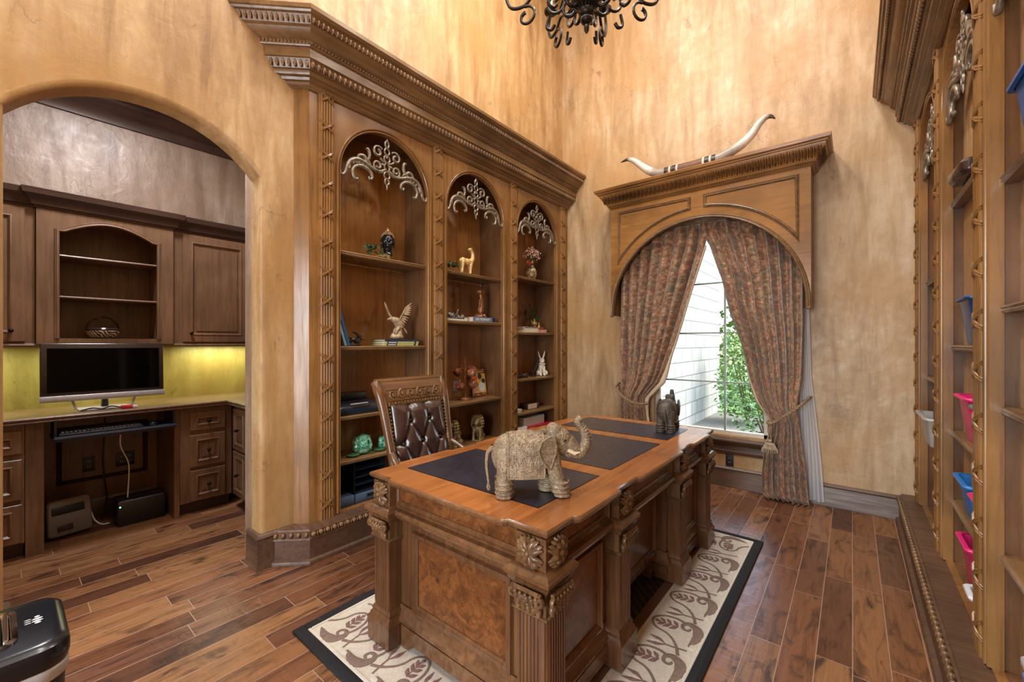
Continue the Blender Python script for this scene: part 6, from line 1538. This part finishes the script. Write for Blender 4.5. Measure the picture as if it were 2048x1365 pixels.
def kbtray():
    rt=root('keyboard_tray','dark blue grey pull out keyboard tray under the alcove counter','tray',(-4.2,.54,.74))
    b=MB(); b.rbox((-4.20,.54,.752),(.17,.322,.012),.02); part('tray',b,M['navy'],rt,True)
    b=MB(); b.tube([(-4.028,.225,.762),(-4.022,.3,.764),(-4.022,.78,.764),(-4.028,.855,.762)],.014,8); part('front_lip',b,M['navy'],rt,True)
    for y in (.23,.85): b=MB(); b.box(-4.36,y-.006,.764,-4.06,y+.006,.868); part('slide_bracket',b,M['silver'] if False else M['black'],rt,True,smooth=0)
kbtray()
def keyboard():
    rt=root('keyboard','black computer keyboard on the left of the pull out tray','keyboard',(-4.15,.46,.7648),R(90))
    b=MB(); b.rbox((0,0,.009),(.215,.075,.009),.006); part('case',b,M['black'],rt)
    b=MB()
    for j in range(5):
        for i in range(20): b.rbox((-.195+.0205*i,-.05+.024*j,.022),(.0085,.0095,.004),.002)
    part('keys',b,plain('charcoal key caps',srgb(52,52,56),.45),rt)
keyboard()
rt=root('computer_mouse','small black mouse with chrome rim on the keyboard tray','mouse',(-4.14,.735,.7648)); b=MB(); b.ell((0,0,.014),(.05,.03,.020)); b.v=[(x,y,max(z,0)) for x,y,z in b.v]; part('body',b,M['black'],rt); b=MB(); b.tube([(.05*cos(a),.030*sin(a),.012) for a in [2*pi*i/20 for i in range(20)]],.004,5,closed=True); part('rim',b,M['chrome'],rt)
# things down in the kneehole
rt=root('electronic_device','x','device',(-4.40,.315,0),R(12)); rt['label']='grey box shaped device with dark window leaning in the kneehole'
b=MB(); b.rbox((0,0,.13),(.05,.115,.125),.015); b.tf(Matrix.Rotation(R(-8),4,'Y')); b.tf(Matrix.Translation((0,0,.008))); part('housing',b,M['grey'],rt)
for q,m in (((.052,-.01,.185,.003,.085,.028),'black'),((.052,-.03,.06,.003,.04,.022),'bezel')): b=MB(); b.rbox(q[:3],q[3:],.002); b.tf(Matrix.Rotation(R(-8),4,'Y')); b.tf(Matrix.Translation((0,0,.008))); part('window',b,M[m],rt)
rt=root('equipment_box','long black equipment box with a green status light in the kneehole','box',(-4.38,.70,0)); b=MB(); b.rbox((0,0,.095),(.10,.145,.095),.01); part('body',b,M['black'],rt); b=MB(); b.tube([(.1,-.128,.15),(.103,-.128,.15)],.005,8); part('status_light',b,plain('green status lamp',(.2,1,.6,1),.4,emit=4,noise=0),rt)
outlet('dark outlet plate on the kneehole back, left one',(-4.697,.445,.43),0); outlet('dark double outlet plate on the kneehole back, right one',(-4.697,.66,.43),0,double=2,wide=.058)
cable('white cable hanging from the keyboard tray to the black equipment box',[(-4.20,.565,.738),(-4.24,.57,.62),(-4.30,.62,.48),(-4.34,.63,.36),(-4.36,.625,.195)],.0045,M['white'])
cable('black power cable hanging behind the white cable in the kneehole',[(-4.5,.515,.86),(-4.5,.51,.68),(-4.48,.50,.52),(-4.5,.51,.35),(-4.54,.53,.17),(-4.55,.50,.012)],.006,M['black'])
cable('short white cable curling on the kneehole floor between the two devices',[(-4.46,.425,.16),(-4.44,.45,.06),(-4.42,.49,.015),(-4.42,.53,.010)],.005,M['white'])
rt=root('basket','dark round basket with zebra striped sides and arched handle, alcove shelf','basket',(-4.53,.508,1.4255))
b=MB(); b.lathe([(.045,0),(.075,.012),(.094,.04),(.097,.065)],(0,0,0),28); part('striped_bowl',b,M['zebra'],rt); b=MB(); b.lathe([(.096,.06),(.100,.072),(.094,.082),(.08,.084),(.076,.074),(.07,.07),(.0,.05)],(0,0,0),28); part('rim',b,M['bezel'],rt)
b=MB()
for k in range(2): b.tube(bez([(.012*(1-2*k),-.094,.072),(.02*(1-2*k),-.075,.125),(-.014*(1-2*k),-.02,.165),(.014*(1-2*k),.03,.163),(-.016*(1-2*k),.075,.125),(-.01*(1-2*k),.094,.072)],6),.0055,7)
part('handle',b,M['bezel'],rt)
# ------------------------------------------------------------------ shredder in the near left corner
def shredder():
    t=root('paper_shredder','glossy black paper shredder with chrome slot and silver band, bottom left corner','shredder',(-1.785,-.045,0),R(0))
    hx,hy=.17,.168
    def ring(k,z,r=.06): 
        out=[]
        for sx,sy,a0 in ((1,1,0),(-1,1,90),(-1,-1,180),(1,-1,270)):
            for i in range(7): a=R(a0+15*i); out.append((sx*(hx*k-r)+r*cos(a),sy*(hy*k-r)+r*sin(a),z))
        return out
    gl=plain('gloss black plastic',srgb(20,22,28),.22,noise=.02); b=MB(); b.loft([ring(.86,0),ring(.86,.02),ring(.95,.505)]); part('basket_body',b,M['black'],t)
    b=MB(); b.loft([ring(.965,.505),ring(.985,.512),ring(.985,.534),ring(.965,.540)]); part('silver_band',b,M['silver'],t)
    b=MB(); b.loft([ring(.975,.540),ring(1,.56),ring(1,.582),ring(.985,.594),ring(.93,.602,.055),ring(.86,.606,.05)]); part('head',b,gl,t)
    b=MB(); 
    def rr(x0,x1,y0,y1,z,r=.03): 
        out=[]
        for cx,cy,a0 in ((x1-r,y1-r,0),(x0+r,y1-r,90),(x0+r,y0+r,180),(x1-r,y0+r,270)):
            for i in range(5): a=R(a0+22.5*i); out.append((cx+r*cos(a),cy+r*sin(a),z))
        return out
    b.loft([rr(-.115,.105,-.12,.075,.606),rr(-.115,.105,-.12,.075,.612),rr(-.105,.095,-.11,.065,.613),rr(-.098,.088,-.103,.058,.6065)],caps=True); part('chrome_tray',b,M['chrome'],t)
    b=MB(); b.rbox((-.005,.036,.610),(.085,.010,.003),.004); part('paper_slot',b,M['black'],t); b=MB(); b.rbox((-.005,.054,.613),(.09,.005,.005),.003); part('slot_guide',b,M['chrome'],t)
    b=MB(); b.ell((.03,-.02,.608),(.035,.04,.008),None,14,6); part('release_button',b,M['navy'],t)
    b=MB()
    for i,(x,s) in enumerate(((-.05,.5),(-.025,1),(.0,1),(.022,.6))): b.ell((x*.55+.0,.112,.6062),(.0045,.011*s,.0012),None,10,4)
    for i in range(3): b.ell((-.022+.012*i,.094,.6062),(.0014,.007,.0012),None,8,4)
    part('printed_symbols',b,M['white'],t)
shredder()
# ------------------------------------------------------------------ light
def area(name,loc,rot,size,power,color=(1,1,1),sy=None,shape='RECTANGLE'):
    l=bpy.data.lights.new(name,'AREA'); l.energy=power; l.color=color; l.shape=shape if sy or shape=='DISK' else 'SQUARE'; l.size=size
    if sy: l.size_y=sy
    o=bpy.data.objects.new(name,l); COL.objects.link(o); o.location=loc; o.rotation_euler=rot; return o
def can(x,y,z,power,name='ceiling_downlight',color=(1,.985,.96),lab=None):
    t=root(name,lab or 'recessed ceiling downlight','light',(x,y,z))
    b=MB(); b.lathe([(.07,0),(.10,0),(.10,-.008),(.075,-.012),(.07,-.004)],(0,0,0),24); part('trim_ring',b,M['white'],t)
    b=MB(); b.lathe([(0,-.001),(.068,-.001),(.068,-.004),(0,-.004)],(0,0,0),24); part('lamp_disc',b,M['canlamp'],t)
    area('downlight',(x,y,z-.02),(0,0,0),.5,power,color,shape='DISK'); return t
for k,(x,y) in enumerate(((-1.75,2.9),(-.65,2.9),(-1.75,1.1),(-.65,1.1),(-1.75,-.7),(-.65,-.7))): can(x,y,ZC,LIGHT['can'],lab='added downlight in the unseen high ceiling')['group']='added ceiling downlights'  # ceiling lamps added out of view to brighten the room evenly
can(-3.6,.5,AZ,LIGHT['alcove'],color=(.92,.93,1),lab='recessed downlight in the alcove ceiling')
for k,q in enumerate(BULBS):
    l=bpy.data.lights.new('bulb','POINT'); l.energy=LIGHT['bulb']; l.color=(1,.93,.82); l.shadow_soft_size=.03; o=bpy.data.objects.new('bulb_glow',l); COL.objects.link(o); o.location=(q[0],q[1],q[2]+.06)
# added area light behind the camera for soft frontal fill through the rear opening
area('rear_fill_light',(-.58,YR-.25,1.4),(R(90),0,0),1.6,LIGHT['rear_fill'],(.90,.95,1),2.4)
w=bpy.data.worlds.new('sky'); SC.world=w; w.use_nodes=True; nt=w.node_tree; bg=nt.nodes['Background']
sk=nt.nodes.new('ShaderNodeTexSky'); sk.sky_type='NISHITA'; sk.sun_disc=False; sk.sun_elevation=R(52); sk.sun_rotation=R(60); sk.air_density=1.2; sk.dust_density=2.5
nt.links.new(sk.outputs[0],bg.inputs[0]); bg.inputs[1].default_value=LIGHT['sky']
s=bpy.data.lights.new('sun','SUN'); s.energy=LIGHT['sun']; s.angle=R(1); s.color=(1,.95,.87); so=bpy.data.objects.new('sun',s); COL.objects.link(so)
so.rotation_euler=Vector((.62,.34,.75)).to_track_quat('Z','Y').to_euler()
# ------------------------------------------------------------------ camera
cam=bpy.data.cameras.new('camera'); co=bpy.data.objects.new('camera',cam); COL.objects.link(co)
cam.sensor_width=36; cam.sensor_fit='HORIZONTAL'; cam.lens=36*835/2048; cam.shift_y=4.5/2048; cam.clip_start=.02
co.location=(0,0,1.39); co.rotation_euler=(R(90),0,math.atan2(681,835)); SC.camera=co
SC.view_settings.view_transform='Standard'; SC.view_settings.look='None'; SC.view_settings.gamma=1; SC.view_settings.exposure=LIGHT['exp']; SC.view_settings.use_curve_mapping=False
SC.cycles.use_adaptive_sampling=True; SC.cycles.adaptive_threshold=.02; SC.cycles.max_bounces=8; SC.cycles.diffuse_bounces=5; SC.cycles.glossy_bounces=4; SC.cycles.transparent_max_bounces=10; SC.cycles.sample_clamp_indirect=6; SC.cycles.use_denoising=True; SC.cycles.caustics_reflective=False; SC.cycles.caustics_refractive=False
